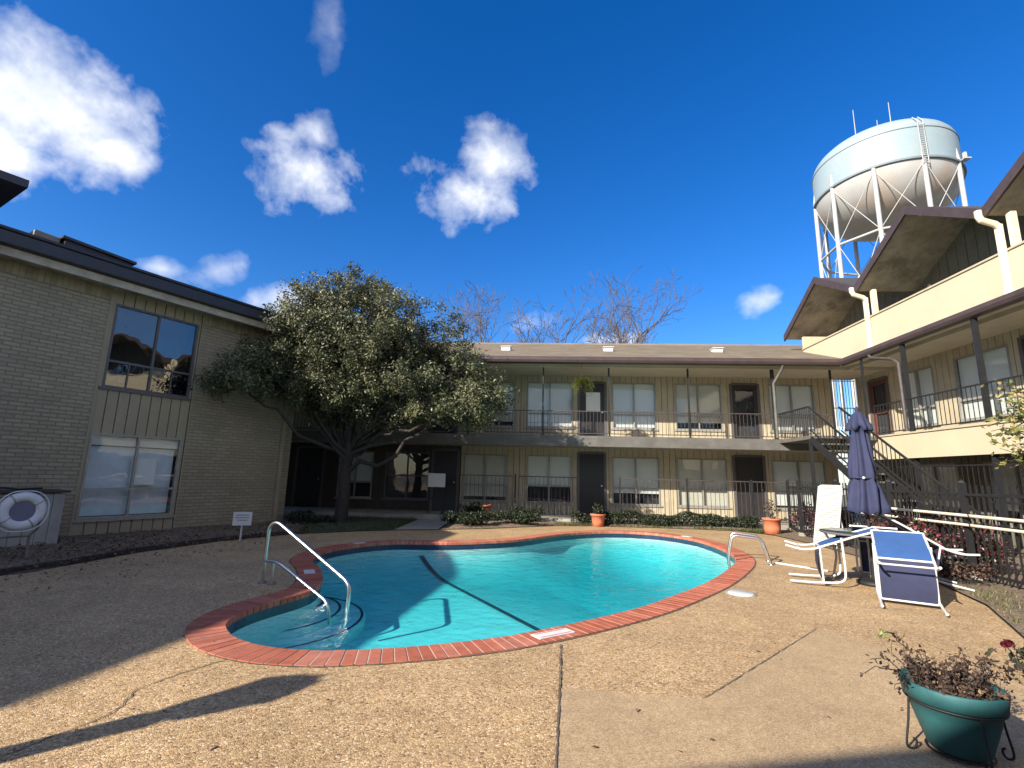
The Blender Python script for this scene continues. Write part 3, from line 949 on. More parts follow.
# ------------------------------------------------------------------ building helpers
def boards(mb, ax, a0, a1, z0, z1, pitch_, gap, face, depth, holes=()):
    """vertical boards with real grooves; ax 'x' or 'y' runs along, face = plane coordinate, depth = signed thickness"""
    n = max(1, int(round((a1 - a0) / pitch_)))
    w = (a1 - a0) / n
    for i in range(n):
        s0, s1 = a0 + i * w + gap / 2, a0 + (i + 1) * w - gap / 2
        cuts = sorted([(h[2], h[3]) for h in holes if h[0] < s1 - 0.005 and h[1] > s0 + 0.005])
        sub = [(s0, s1, z0, z1)]
        for h in holes:
            ns = []
            for (p0, p1, q0, q1) in sub:
                if h[0] < p1 - 1e-4 and h[1] > p0 + 1e-4 and h[2] < q1 and h[3] > q0:
                    if h[2] > q0:
                        ns.append((p0, p1, q0, h[2]))
                    if h[3] < q1:
                        ns.append((p0, p1, h[3], q1))
                    m0, m1 = max(q0, h[2]), min(q1, h[3])
                    if h[0] > p0:
                        ns.append((p0, h[0], m0, m1))
                    if h[1] < p1:
                        ns.append((h[1], p1, m0, m1))
                else:
                    ns.append((p0, p1, q0, q1))
            sub = ns
        for (p0, p1, q0, q1) in sub:
            if p1 - p0 < 0.004 or q1 - q0 < 0.004:
                continue
            if ax == 'x':
                mb.box((p0, face, q0), (p1, face + depth, q1), random.random())
            else:
                mb.box((face, p0, q0), (face + depth, p1, q1), random.random())


def wall_with_holes(mb, a0, a1, z0, z1, holes, put):
    """solid wall pieces around openings; put(s0,s1,z0,z1)"""
    xs = sorted(set([a0, a1] + [h[0] for h in holes] + [h[1] for h in holes]))
    xs = [x for x in xs if a0 - 1e-6 <= x <= a1 + 1e-6]
    for i in range(len(xs) - 1):
        s0, s1 = xs[i], xs[i + 1]
        hs_ = sorted([(h[2], h[3]) for h in holes if h[0] < s1 - 1e-4 and h[1] > s0 + 1e-4])
        z = z0
        for (q0, q1) in hs_:
            if q0 > z + 1e-4:
                put(s0, s1, z, q0)
            z = max(z, q1)
        if z1 > z + 1e-4:
            put(s0, s1, z, z1)


def window(parent, T, w, h, rail, blind=1.0, frame='frame', glass='glass', backing='blind', lower_open=False, lower_cols=1):
    """T maps (u along, v outward, z) to the world; origin at the lower left corner of the opening"""
    fr = MB()
    fw = 0.045

    def b(mb, u0, u1, z0, z1, v0, v1, tint=0.5):
        pts = [T(u, v, z) for z in (z0, z1) for v in (v0, v1) for u in (u0, u1)]
        mb.add(pts, [(0, 1, 3, 2), (4, 6, 7, 5), (0, 4, 5, 1), (2, 3, 7, 6), (0, 2, 6, 4), (1, 5, 7, 3)], tint)
    b(fr, 0, w, 0, fw, -0.05, 0.022)
    b(fr, 0, w, h - fw, h, -0.05, 0.022)
    b(fr, 0, fw, fw, h - fw, -0.05, 0.02)
    b(fr, w - fw, w, fw, h - fw, -0.05, 0.02)
    b(fr, w / 2 - 0.022, w / 2 + 0.022, fw, h - fw, -0.05, 0.016)
    b(fr, fw, w - fw, rail - 0.022, rail + 0.022, -0.048, 0.013)
    if lower_cols > 1:
        for k in range(1, 2 * lower_cols):
            if k == lower_cols:
                continue
            u = w * k / (2 * lower_cols)
            b(fr, u - 0.012, u + 0.012, fw, rail - 0.022, -0.046, 0.008)
    f = fr.build('window', frame, parent)
    sl_ = MB()
    b(sl_, -0.05, w + 0.05, -0.05, -0.002, -0.03, 0.05)
    sl_.build('sill', frame, f)
    pn = MB()
    pn.quad(T(fw, -0.02, fw), T(w - fw, -0.02, fw), T(w - fw, -0.02, h - fw), T(fw, -0.02, h - fw))
    pn.build('pane', glass, f)
    rm = MB()
    b(rm, -0.0, w, 0, h, -0.32, -0.30)
    b(rm, -0.02, 0.0, 0, h, -0.30, -0.055)
    b(rm, w, w + 0.02, 0, h, -0.30, -0.055)
    b(rm, 0, w, -0.02, 0.0, -0.30, -0.055)
    b(rm, 0, w, h, h + 0.02, -0.30, -0.055)
    rm.build('reveal', 'room', f)
    if blind > 0:
        bl = MB()
        zb = h - blind * h + 0.03
        z = zb
        half = w / 2
        while z < h - 0.02:
            for u0, u1 in ((0.03, half - 0.01), (half + 0.01, w - 0.03)):
                pts = [T(u0, -0.095, z), T(u1, -0.095, z), T(u1, -0.075, z + 0.047), T(u0, -0.075, z + 0.047)]
                bl.add(pts, [(0, 1, 2, 3)], 0.5)
            z += 0.045
        bl.build('blind', backing, f)
    return f


def door(parent, T, w, h, mat='door', glazed=False, lite=False):
    def b(mb, u0, u1, z0, z1, v0, v1):
        pts = [T(u, v, z) for z in (z0, z1) for v in (v0, v1) for u in (u0, u1)]
        mb.add(pts, [(0, 1, 3, 2), (4, 6, 7, 5), (0, 4, 5, 1), (2, 3, 7, 6), (0, 2, 6, 4), (1, 5, 7, 3)])
    mb = MB()
    if glazed:
        b(mb, 0.05, 0.17, 0.0, h - 0.05, -0.05, -0.01)
        b(mb, w - 0.17, w - 0.05, 0.0, h - 0.05, -0.05, -0.01)
        b(mb, 0.17, w - 0.17, h - 0.19, h - 0.05, -0.05, -0.012)
        b(mb, 0.17, w - 0.17, 0.0, 0.25, -0.05, -0.012)
        b(mb, 0.17, w - 0.17, h * 0.46, h * 0.46 + 0.1, -0.05, -0.012)
    else:
        b(mb, 0.05, w - 0.05, 0.0, h - 0.05, -0.05, -0.012)
        for z0, z1 in ((0.2, h * 0.42), (h * 0.5, h - 0.3)):
            b(mb, 0.16, w / 2 - 0.05, z0, z1, -0.012, -0.002)
            b(mb, w / 2 + 0.05, w - 0.16, z0, z1, -0.012, -0.002)
    d = mb.build('door', mat, parent)
    fr = MB()
    b(fr, -0.04, 0.05, 0, h, -0.055, 0.03)
    b(fr, w - 0.05, w + 0.04, 0, h, -0.055, 0.03)
    b(fr, 0.05, w - 0.05, h - 0.05, h + 0.03, -0.055, 0.03)
    fr.build('frame', 'frame_dark', d)
    if glazed:
        pn = MB()
        pn.quad(T(0.17, -0.03, 0.25), T(w - 0.17, -0.03, 0.25), T(w - 0.17, -0.03, h - 0.19), T(0.17, -0.03, h - 0.19))
        pn.build('pane', 'glass', d)
        rm = MB()
        b(rm, 0.05, w - 0.05, 0, h - 0.05, -0.10, -0.08)
        rm.build('interior', 'room', d)
    if lite:
        pn = MB()
        b(pn, w * 0.28, w * 0.8, h * 0.5, h * 0.82, -0.012, 0.0)
        pn.build('blind', 'blind', d)
    hd = MB()
    p = T(w - 0.13, 0.0, 0.98)
    q = T(w - 0.13, 0.05, 0.98)
    hd.tube([T(w - 0.13, -0.01, 0.98), T(w - 0.13, 0.04, 0.98)], 0.014, 8)
    hd.tube([T(w - 0.13, 0.04, 0.98), T(w - 0.13, 0.065, 0.98)], 0.028, 10)
    hd.build('handle', 'chrome', d)
    return d


def railing(parent, p, q, h, step=0.11, mat='iron', z_low=0.08, name='railing', pk=0.012):
    p, q = Vector(p), Vector(q)
    mb = MB()
    d = q - p
    L = d.length
    up = Vector((0, 0, 1))
    mb.bar(p + up * h, q + up * h, 0.04, 0.03)
    mb.bar(p + up * z_low, q + up * z_low, 0.03, 0.025)
    n = max(2, int(L / step))
    for i in range(n + 1):
        a = p + d * (i / n)
        mb.bar(a + up * (z_low if True else 0), a + up * (h - 0.015), pk, pk)
    return mb.build(name, mat, parent)


# ------------------------------------------------------------------ back apartment wing
BY, SY, EY = 17.3, 15.45, 15.03     # wall, slab edge, gutter
BX0, BX1 = -9.6, 9.95
Z1, Z2, ZS = 0.15, 2.68, 5.0
back = root('apartment_building', 'two storey tan apartment wing across the far side of the pool with long shingle roof', 'apartment building', (0, BY, 0))
up_w = [(-7.3, -5.85), (-5.70, -4.15), (-2.42, -0.97), (-0.54, 1.09), (2.46, 3.99), (4.65, 6.25), (7.84, 9.38)]
up_d = [(-3.96, -3.02), (1.29, 2.24), (6.56, 7.51)]
lo_w = [(-7.2, -5.95), (-5.5, -3.92), (-2.73, -1.17), (-0.50, 1.05), (2.43, 4.05), (4.62, 6.32), (7.77, 9.55)]
lo_d = [(-8.75, -7.75), (-3.82, -2.90), (1.27, 2.20), (6.52, 7.54)]
holes = [(a, b, 3.10, 4.74) for a, b in up_w] + [(a, b, Z2, 4.75) for a, b in up_d]
holes += [(a, b, 0.52, 2.13) for a, b in lo_w] + [(a, b, Z1, 2.26) for a, b in lo_d]
mb = MB()
wall_with_holes(mb, BX0, BX1, 0, 5.2, holes, lambda a, b, c, d: mb.box((a, BY + 0.03, c), (b, BY + 0.2, d)))
mb.box((BX1 - 0.2, BY + 0.2, 0), (BX1, BY + 5, 5.2))
mb.build('wall', 'siding_back', back)
mb = MB()
boards(mb, 'x', -2.82, BX1, Z1, 2.40, 0.205, 0.018, BY, 0.03, holes)
boards(mb, 'x', BX0, BX1, Z2, ZS, 0.205, 0.018, BY, 0.03, holes)
mb.build('siding', 'siding', back)
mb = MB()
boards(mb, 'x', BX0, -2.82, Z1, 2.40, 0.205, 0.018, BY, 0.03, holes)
mb.build('dark_siding', 'dark_brown', back)


def TB(x0, z0):
    return lambda u, v, z: Vector((x0 + u, BY + 0.01 - v, z0 + z))


for i, (a, b) in enumerate(up_w):
    window(back, TB(a, 3.10), b - a, 1.64, 0.50, [1, 1, 0.9, 1, 0.98, 0.86, 1][i], frame='frame', backing='blind_warm' if i in (2, 5) else 'blind')
for i, (a, b) in enumerate(lo_w):
    if i == 1:
        window(back, TB(a, 0.52), b - a, 1.61, 0.80, 0.5, frame='frame_dark', backing='dark_brown')
    else:
        window(back, TB(a, 0.52), b - a, 1.61, 0.56, [0.7, 0, 0.92, 0.66, 0.78, 1, 0.95][i], backing='blind_warm' if i in (2, 5) else 'blind')
for i, (a, b) in enumerate(up_d):
    door(back, TB(a, Z2), b - a, 4.75 - Z2, 'door', glazed=(i == 2), lite=(i == 1))
for i, (a, b) in enumerate(lo_d):
    door(back, TB(a, Z1), b - a, 2.26 - Z1, 'door')
# slabs
mb = MB()
mb.box((BX0, SY + 0.02, 2.40), (11.0, BY + 0.02, Z2 - 0.02))
mb.build('walkway_slab', 'concrete', back)
mb = MB()
mb.box((BX0, SY - 0.03, 2.35), (9.0, SY + 0.02, Z2))
mb.build('slab_fascia', 'slabedge', back)
mb = MB()
mb.box((BX0, SY, 0.0), (BX1 + 0.9, BY + 0.02, Z1))
mb.build('patio_slab', 'concrete', back)
# eave
mb = MB()
mb.box((BX0, EY + 0.06, ZS - 0.03), (10.8, BY + 0.2, ZS))
mb.box((BX0, EY + 0.42, ZS - 0.13), (10.8, EY + 0.50, ZS - 0.031))
mb.build('soffit', 'soffit', back)
mb = MB()
prof = [(0.0, 0.0), (0.10, -0.0), (0.13, -0.10), (0.10, -0.17), (0.02, -0.2), (0.0, -0.2)]
for k in range(len(prof)):
    a, b = prof[k], prof[(k + 1) % len(prof)]
    mb.quad((BX0, EY + 0.06 - a[0], 5.10 + a[1]), (9.0, EY + 0.06 - a[0], 5.10 + a[1]), (9.0, EY + 0.06 - b[0], 5.10 + b[1]), (BX0, EY + 0.06 - b[0], 5.10 + b[1]))
mb.box((BX0, EY + 0.061, 4.90), (9.0, EY + 0.09, 5.12))
mb.build('gutter', 'fascia', back)
# roof with courses of shingles
mb = MB()
R0y, R0z, R1y, R1z = EY + 0.0, 5.12, 20.0, 6.86
nco = 36
for i in range(nco):
    t0, t1 = i / nco, (i + 1) / nco
    y0, z0_ = R0y + (R1y - R0y) * t0, R0z + (R1z - R0z) * t0
    y1, z1_ = R0y + (R1y - R0y) * (t1 + 0.01), R0z + (R1z - R0z) * (t1 + 0.01)
    x = BX0 - 0.3 - random.random() * 0.2
    while x < 11.0:
        x2 = min(x + random.uniform(0.24, 0.42), 11.0)
        mb.quad((x, y0, z0_ + 0.014), (x2, y0, z0_ + 0.014), (x2, y1, z1_), (x, y1, z1_), random.random())
        mb.quad((x, y0, z0_ - 0.004), (x2, y0, z0_ - 0.004), (x2, y0, z0_ + 0.014), (x, y0, z0_ + 0.014), 0.1)
        x = x2
mb.box((BX0 - 0.3, R1y - 0.12, R1z - 0.06), (11.0, R1y + 0.12, R1z + 0.035), 0.6)
mb.quad((BX0 - 0.3, R1y, R1z - 0.02), (11.0, R1y, R1z - 0.02), (11.0, 25.0, 5.1), (BX0 - 0.3, 25.0, 5.1))
roof = mb.build('roof', 'shingle', back)
for a in (506, 608, 717):
    p = at(a, 353.5, 17.0)
    mb = MB()
    zz = R0z + (p.y - R0y) * 0.35
    mb.box((p.x - 0.16, p.y - 0.14, zz - 0.06), (p.x + 0.16, p.y + 0.14, zz + 0.10))
    mb.box((p.x - 0.19, p.y - 0.18, zz + 0.10), (p.x + 0.19, p.y + 0.17, zz + 0.13))
    mb.build('roof_vent', 'white', roof, bevel=0.01)
# posts and rails
px_ = [-8.9, -6.9, -4.75, -2.35, 0.03, 2.12, 4.60, 7.2, 8.95]
for i, x in enumerate(px_):
    mb = MB()
    w = 0.05 if x != 7.2 else 0.085
    mb.box((x - w / 2, SY + 0.05, Z2), (x + w / 2, SY + 0.05 + w, ZS - 0.03))
    mb.box((x - w, SY + 0.04, Z2), (x + w, SY + 0.14, Z2 + 0.02))
    mb.build('post', 'iron', back)
for i in range(len(px_) - 1):
    railing(back, (px_[i] + 0.04, SY + 0.08, Z2), (px_[i + 1] - 0.04, SY + 0.08, Z2), 0.78, mat='rusty')
for a, b in ((-2.6, -0.9), (-0.7, 1.1), (2.5, 4.4), (4.5, 6.3), (6.4, 7.7)):
    railing(back, (a, SY + 0.10, Z1), (b, SY + 0.10, Z1), 1.24, mat='rusty', step=0.125)
for x in (-0.8, 2.42, 4.45, 6.36, 7.75):
    mb = MB()
    mb.bar((x, SY + 0.10, Z1), (x, SY + 0.10, Z1 + 1.3), 0.05)
    mb.build('rail_post', 'iron', back)
# downspout elbow down the thick post
mb = MB()
mb.tube([(7.32, EY + 0.02, 4.92), (7.32, EY + 0.10, 4.80), (7.26, SY - 0.05, 4.55), (7.2, SY + 0.02, 4.42), (7.2, SY + 0.02, 2.72)], 0.042, 10)
mb.build('downspout', 'slabedge', back)
# iron grille closing the corner passage upstairs
mb = MB()
for k in range(9):
    x = 10.0 + k * 0.095
    mb.bar((x, 17.35, Z2), (x, 17.35, 4.95), 0.016)
for z in (2.75, 3.3, 3.95, 4.9):
    mb.bar((9.97, 17.35, z), (10.8, 17.35, z), 0.03)
mb.build('iron_grille', 'white', back)
# white board by the door
sb = root('notice_board', 'small white board standing before the dark door at the end of the walkway', 'notice board', (-3.42, 16.2, Z1))
mb = MB()
mb.box((-3.70, 16.18, 0.98), (-3.13, 16.21, 1.42))
mb.build('board', 'paper', sb, bevel=0.006)
mb = MB()
for x in (-3.66, -3.17):
    mb.bar((x, 16.22, Z1), (x, 16.22, 1.40), 0.03)
mb.bar((-3.66, 16.22, 0.6), (-3.17, 16.22, 0.6), 0.025)
mb.build('stand', 'iron', sb)

# ------------------------------------------------------------------ left brick building
LP = Vector((-8.53, 10.13, 0))
LRZ = math.atan2(0.892, 0.452)
left = root('brick_building', 'two storey painted brick building with dark eave along the left side of the pool', 'apartment building', LP, LRZ)
LM = Matrix.Translation(LP) @ Matrix.Rotation(LRZ, 4, 'Z')
LE = 3.53
S0 = -5.6
LH = [(-0.92, 0.75, 2.99, 4.77), (-0.96, 0.75, 0.36, 2.06)]
mb = MB()
pan = (-1.0, 0.80, 0.0, 5.05)
wall_with_holes(mb, S0, LE, 0, 5.05, [pan], lambda a, b, c, d: mb.box((a, 0, c), (b, 0.25, d)))
mb.box((LE - 0.25, 0.25, 0), (LE, 9, 5.05))
mb.build('wall', 'brickwall', left, local=True)
mb = MB()
wall_with_holes(mb, pan[0], pan[1], 0, 5.05, LH, lambda a, b, c, d: mb.box((a, 0.05, c), (b, 0.2, d)))
mb.build('panel_backing', 'siding_back', left, local=True)
mb = MB()
boards(mb, 'x', pan[0], pan[1], 0.02, 5.05, 0.20, 0.02, 0.022, 0.028, LH)
mb.box((pan[0] - 0.03, -0.012, 0.02), (pan[0] + 0.0, 0.022, 5.04))
mb.box((pan[1], -0.012, 0.02), (pan[1] + 0.03, 0.022, 5.04))
mb.build('panel_siding', 'lboards', left, local=True)
# soldier course under the soffit
for sa_, sb_ in ((S0, pan[0] - 0.03), (pan[1] + 0.03, LE)):
    mb = MB()
    nbk = int((sb_ - sa_) / 0.088)
    wb = (sb_ - sa_) / nbk
    mb.box((sa_, -0.008, 4.795), (sb_, 0.0, 5.045), 0.0)
    for k in range(nbk):
        mb.box((sa_ + k * wb + 0.005, -0.016, 4.80), (sa_ + (k + 1) * wb - 0.005, -0.008, 5.04), random.random())
    mb.build('soldier_course', 'soldier', left, local=True)


def TL(s0, z0):
    return lambda u, v, z: LM @ Vector((s0 + u, 0.03 - v, z0 + z))


f = window(left, TL(LH[0][0], LH[0][2]), 1.67, 1.78, 0.56, 0, frame='frame_dark', glass='glass_mirror', lower_cols=2)
# white fan standing behind the lower left light
mb = MB()
ctr = Vector((LH[0][0] + 0.26, 0.10, LH[0][2] + 0.30))
for k in range(5):
    a = 2 * pi * k / 5 + 0.3
    d1 = Vector((cos(a), 0, sin(a)))
    n1 = Vector((-sin(a), 0.25, cos(a)))
    pts = [ctr + d1 * 0.03 - n1 * 0.015, ctr + d1 * 0.13 - n1 * 0.055, ctr + d1 * 0.19 + n1 * 0.0, ctr + d1 * 0.13 + n1 * 0.055, ctr + d1 * 0.03 + n1 * 0.02]
    b_ = [p + Vector((0, 0.01, 0)) for p in pts]
    mb.add([LM @ p for p in pts + b_], [(0, 1, 2, 3, 4), (9, 8, 7, 6, 5)] + [(i, 5 + i, 5 + (i + 1) % 5, (i + 1) % 5) for i in range(5)])
mb.tube([LM @ (ctr - Vector((0, 0.02, 0))), LM @ (ctr + Vector((0, 0.05, 0)))], 0.035, 12)
mb.build('fan', 'white', f)
f = window(left, TL(LH[1][0], LH[1][2]), 1.71, 1.70, 0.58, 0.16, frame='frame', glass='glass', lower_cols=1)
mb = MB()
mb.box((LH[1][0] + 0.82, 0.085, LH[1][2] + 0.66), (LH[1][0] + 1.28, 0.09, LH[1][2] + 1.22))
mb.build('paper_notice', 'paper', f, local=True)
mb = MB()
mb.box((LH[1][0] + 0.05, 0.20, LH[1][2] + 0.05), (LH[1][0] + 1.66, 0.21, LH[1][2] + 1.44))
mb.build('curtain', 'curtain', f, local=True)
# eave, gutter, roof
OV = 0.45
mb = MB()
mb.box((S0, -OV + 0.05, 5.05), (LE + 0.3, 0.3, 5.09))
mb.box((S0, -OV + 0.02, 4.99), (LE + 0.3, -OV + 0.06, 5.14))
mb.build('soffit', 'soffit_grey', left, local=True)
mb = MB()
mb.box((S0, -OV - 0.10, 5.16), (LE + 0.3, -OV + 0.019, 5.40))
mb.box((S0, -OV - 0.13, 5.40), (LE + 0.3, -OV + 0.02, 5.46))
mb.build('gutter', 'fascia_dark', left, local=True, bevel=0.02)
mb = MB()
th = 0.16
mb.add([(S0, -OV + 0.02, 5.42), (LE + 0.35, -OV + 0.02, 5.42), (LE + 0.35, 5.0, 6.3), (S0, 5.0, 6.3),
        (S0, -OV + 0.02, 5.42 - th), (LE + 0.35, -OV + 0.02, 5.42 - th), (LE + 0.35, 5.0, 6.3 - th), (S0, 5.0, 6.3 - th)],
       [(0, 1, 2, 3), (7, 6, 5, 4), (0, 4, 5, 1), (1, 5, 6, 2), (2, 6, 7, 3), (3, 7, 4, 0)])
mb.add([(S0, 5.0, 6.3), (LE + 0.35, 5.0, 6.3), (LE + 0.35, 10.4, 5.4), (S0, 10.4, 5.4)], [(0, 1, 2, 3)])
roofL = mb.build('roof', 'darkroof', left, local=True)
# skylight curb tilted on the roof edge and small vent
mb = MB()
sM = LM @ Matrix.Translation((-1.9, 0.05, 5.55)) @ Matrix.Rotation(rad(3), 4, 'Y')
mb.box((-0.1, -0.35, -0.05), (1.0, 0.5, 0.10), M=sM)
mb.box((-0.16, -0.42, 0.10), (1.06, 0.56, 0.15), M=sM)
mb.build('skylight', 'fascia_dark', roofL)
mb = MB()
mb.box((-0.52, -0.25, -0.02), (-0.15, 0.25, 0.12), M=sM)
mb.build('roof_vent', 'timber', roofL)
mb = MB()
mb.box((1.15, -0.22, 5.47), (1.5, 0.1, 5.58))
mb.build('roof_vent', 'darkroof', roofL, local=True)
# downspout near the corner
mb = MB()
mb.bar((3.22, -0.05, 0.1), (3.22, -0.05, 4.9), 0.085, 0.075, up=(0, 1, 0))
mb.bar((3.22, -0.05, 4.88), (3.22, -OV + 0.0, 5.12), 0.085, 0.075)
for z in (0.9, 2.4, 3.9):
    mb.box((3.14, -0.095, z), (3.30, 0.0, z + 0.03))
mb.build('downspout', 'lboards', left, local=True)
# raised top storey roof whose corner shows over the eave
c0 = atz(28, 188, 6.7)
c1 = atz(0, 178, 6.7)
c2 = atz(0, 208, 6.7)
d1 = (c1 - c0).normalized()
d2 = (c2 - c0).normalized()
mb = MB()
P = [c0, c0 + d1 * 3.2, c0 + d1 * 3.2 + d2 * 5, c0 + d2 * 5]
mb.poly([(p.x, p.y) for p in P], 6.70, 6.86)
mb.build('upper_roof', 'fascia_dark', left)
mb = MB()
q0 = c0 + d1 * 0.6 + d2 * 0.62
P = [q0, q0 + d1 * 2.2, q0 + d1 * 2.2 + d2 * 3.6, q0 + d2 * 3.6]
mb.poly([(p.x, p.y) for p in P], 5.2, 6.695)
mb.build('upper_wall', 'lboards', left)
# the wing returning behind the viewer
mb = MB()
wp = [(-11.05, -5.0), (-9.95, 4.2), (-10.8, 5.4), (-16, 8), (-18, -5)]
mb.poly(wp, 5.30, 5.5)
mb.build('wing_roof', 'fascia_dark', left)
mb = MB()
mb.poly([(-11.75, -5.0), (-10.75, 4.0), (-11.3, 5.2), (-16, 7), (-18, -5)], 0, 5.30)
mb.build('wing_wall', 'brickwall', left)
mb = MB()
hB = 4.9
k = hB / math.tan(SUN_EL) * 0.7071
a = Vector((0.80 - k, 2.78 - k))
dr = Vector((0.966, 0.257))
nr = Vector((0.257, -0.966))
A, B = a - dr * 3.6, a + dr * 19
mb.poly([tuple(A), tuple(A + nr * 8), tuple(B + nr * 8), tuple(B)], hB - 0.18, hB)
mb.build('rear_roof', 'fascia_dark', left)
mb = MB()
A2, B2 = A + nr * 1.6, B + nr * 1.6
mb.poly([tuple(A2), tuple(A2 + nr * 6), tuple(B2 + nr * 6), tuple(B2)], 0, hB - 0.18)
mb.build('rear_wall', 'siding', left)

# ------------------------------------------------------------------ right apartment wing
RXW, RXS, RXE = 10.8, 9.0, 9.05
RY0, RY1 = 3.0, 17.3
right = root('apartment_building', 'three storey cream apartment wing on the right with gabled top floor and yellow balcony bands', 'apartment building', (RXW, 10, 0))
rw = [(13.95, 15.25), (11.70, 13.25), (7.6, 9.2)]
rd = [(15.75, 16.65), (10.45, 11.40)]
rl = [(13.6, 15.2), (11.2, 12.8), (8.0, 9.6)]
rh = [(a, b, 3.05, 4.70) for a, b in rw] + [(a, b, Z2, 4.75) for a, b in rd] + [(a, b, 0.55, 2.0) for a, b in rl]
mb = MB()
wall_with_holes(mb, RY0, RY1, 0, 5.2, rh, lambda a, b, c, d: mb.box((RXW + 0.03, a, c), (RXW + 0.2, b, d)))
mb.build('wall', 'siding_back', right)
mb = MB()
boards(mb, 'y', RY0, RY1, Z2, ZS, 0.205, 0.018, RXW, 0.03, rh)
mb.build('siding', 'siding', right)
mb = MB()
boards(mb, 'y', RY0, RY1, 0.1, 2.40, 0.205, 0.018, RXW, 0.03, rh)  # ground-floor shade put into a darker board colour
mb.build('shaded_ground_siding', 'darkboards', right)


def TR(y1, z0):
    return lambda u, v, z: Vector((RXW + 0.01 - v, y1 - u, z0 + z))


for a, b in rw:
    window(right, TR(b, 3.05), b - a, 1.65, 0.52, 1.0)
for a, b in rl:
    window(right, TR(b, 0.55), b - a, 1.45, 0.5, 0.8)
for i, (a, b) in enumerate(rd):
    door(right, TR(b, Z2), b - a, 4.75 - Z2, 'doorred' if i == 0 else 'door', glazed=(i == 0))
mb = MB()
mb.box((RXS + 0.06, RY0, 2.40), (RXW + 0.02, 15.40, Z2 - 0.012))
mb.build('walkway_slab', 'concrete', right)
mb = MB()
yy = 13.95
while yy > RY0 + 0.01:
    y2 = max(yy - 1.22, RY0)
    mb.box((RXS - 0.02 + random.uniform(0, 0.003), y2 + 0.003, 2.05), (RXS + 0.04, yy - 0.003, Z2 - 0.045))
    yy = y2
mb.box((RXS - 0.0, RY0, 2.06), (RXS + 0.05, 13.95, Z2 - 0.042))
mb.build('balcony_band', 'yellow', right)
mb = MB()
mb.box((RXS - 0.05, RY0, Z2 - 0.04), (RXS + 0.055, 13.98, Z2))
mb.build('slab_fascia', 'trim', right)
mb = MB()
mb.box((RXE + 0.05, RY0, ZS - 0.035), (RXW + 0.2, EY + 0.05, ZS - 0.005))
mb.box((RXE + 0.42, RY0, ZS - 0.13), (RXE + 0.50, EY + 0.4, ZS - 0.036))
mb.build('soffit', 'soffit', right)
mb = MB()
for k in range(len(prof)):
    a, b = prof[k], prof[(k + 1) % len(prof)]
    mb.quad((RXE + 0.03 - a[0], RY0, 5.10 + a[1]), (RXE + 0.03 - a[0], EY, 5.10 + a[1]), (RXE + 0.03 - b[0], EY, 5.10 + b[1]), (RXE + 0.03 - b[0], RY0, 5.10 + b[1]))
mb.box((RXE + 0.031, RY0, 4.90), (RXE + 0.07, EY + 0.05, 5.12))
mb.build('gutter', 'fascia', right)
# columns
for y, w in ((14.2, 0.05), (12.6, 0.085), (10.5, 0.085), (8.4, 0.085), (6.2, 0.085)):
    mb = MB()
    mb.box((RXS + 0.06, y - w / 2, Z2 - 0.012), (RXS + 0.06 + w, y + w / 2, ZS - 0.035))
    mb.box((RXS + 0.065, y - w / 2, 0.0), (RXS + 0.06 + w, y + w / 2, 2.40))
    mb.build('post', 'iron', right)
ys = [13.95, 12.6, 10.5, 8.4, 6.2, 4.2]
for i in range(len(ys) - 1):
    railing(right, (RXS + 0.09, ys[i] - 0.06, Z2), (RXS + 0.09, ys[i + 1] + 0.06, Z2), 0.82, mat='iron', step=0.12)
    railing(right, (RXS + 0.12, ys[i] - 0.06, 0.1), (RXS + 0.12, ys[i + 1] + 0.06, 0.1), 1.75, mat='iron', step=0.13)
mb = MB()
mb.tube([(RXE - 0.03, 13.75, 4.92), (RXE - 0.01, 13.70, 4.82), (RXS + 0.03, 12.9, 4.60), (RXS + 0.03, 12.70, 4.45), (RXS + 0.03, 12.69, 2.72)], 0.045, 10)
mb.build('downspout', 'rusty', right)
# third floor: parapet, gables
PX = 9.12
mb = MB()
yy = 13.75
while yy > RY0 + 0.01:
    y2 = max(yy - 1.22, RY0)
    mb.box((PX + random.uniform(0, 0.003), y2 + 0.003, 5.12), (PX + 0.13, yy - 0.003, 5.975))
    yy = y2
mb.box((PX + 0.02, RY0, 5.12), (PX + 0.14, 13.75, 5.978))
mb.build('parapet', 'yellow', right)
mb = MB()
boards(mb, 'y', 13.77, 17.2, 5.12, 5.98, 0.30, 0.012, PX + 0.005, 0.10)
mb.box((PX + 0.02, 17.2, 5.12), (PX + 1.4, 17.3, 6.45))
mb.build('parapet_siding', 'yellow', right)
mb = MB()
mb.box((PX - 0.03, RY0, 5.98), (PX + 0.17, 17.25, 6.02))
mb.build('parapet_cap', 'trim', right)
mb = MB()
mb.box((PX + 0.15, RY0, 5.05), (12.6, 17.2, 5.10))
mb.build('deck_slab', 'concrete', right)
mb = MB()
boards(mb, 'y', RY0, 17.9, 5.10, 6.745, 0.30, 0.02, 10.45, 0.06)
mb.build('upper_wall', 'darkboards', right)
GX, VZ, AZ = 8.82, 6.76, 7.98
gab = [(17.85, 15.62, 13.70), (13.70, 11.55, 9.60), (9.60, 7.5, 5.45), (5.45, 3.4, 1.4)]
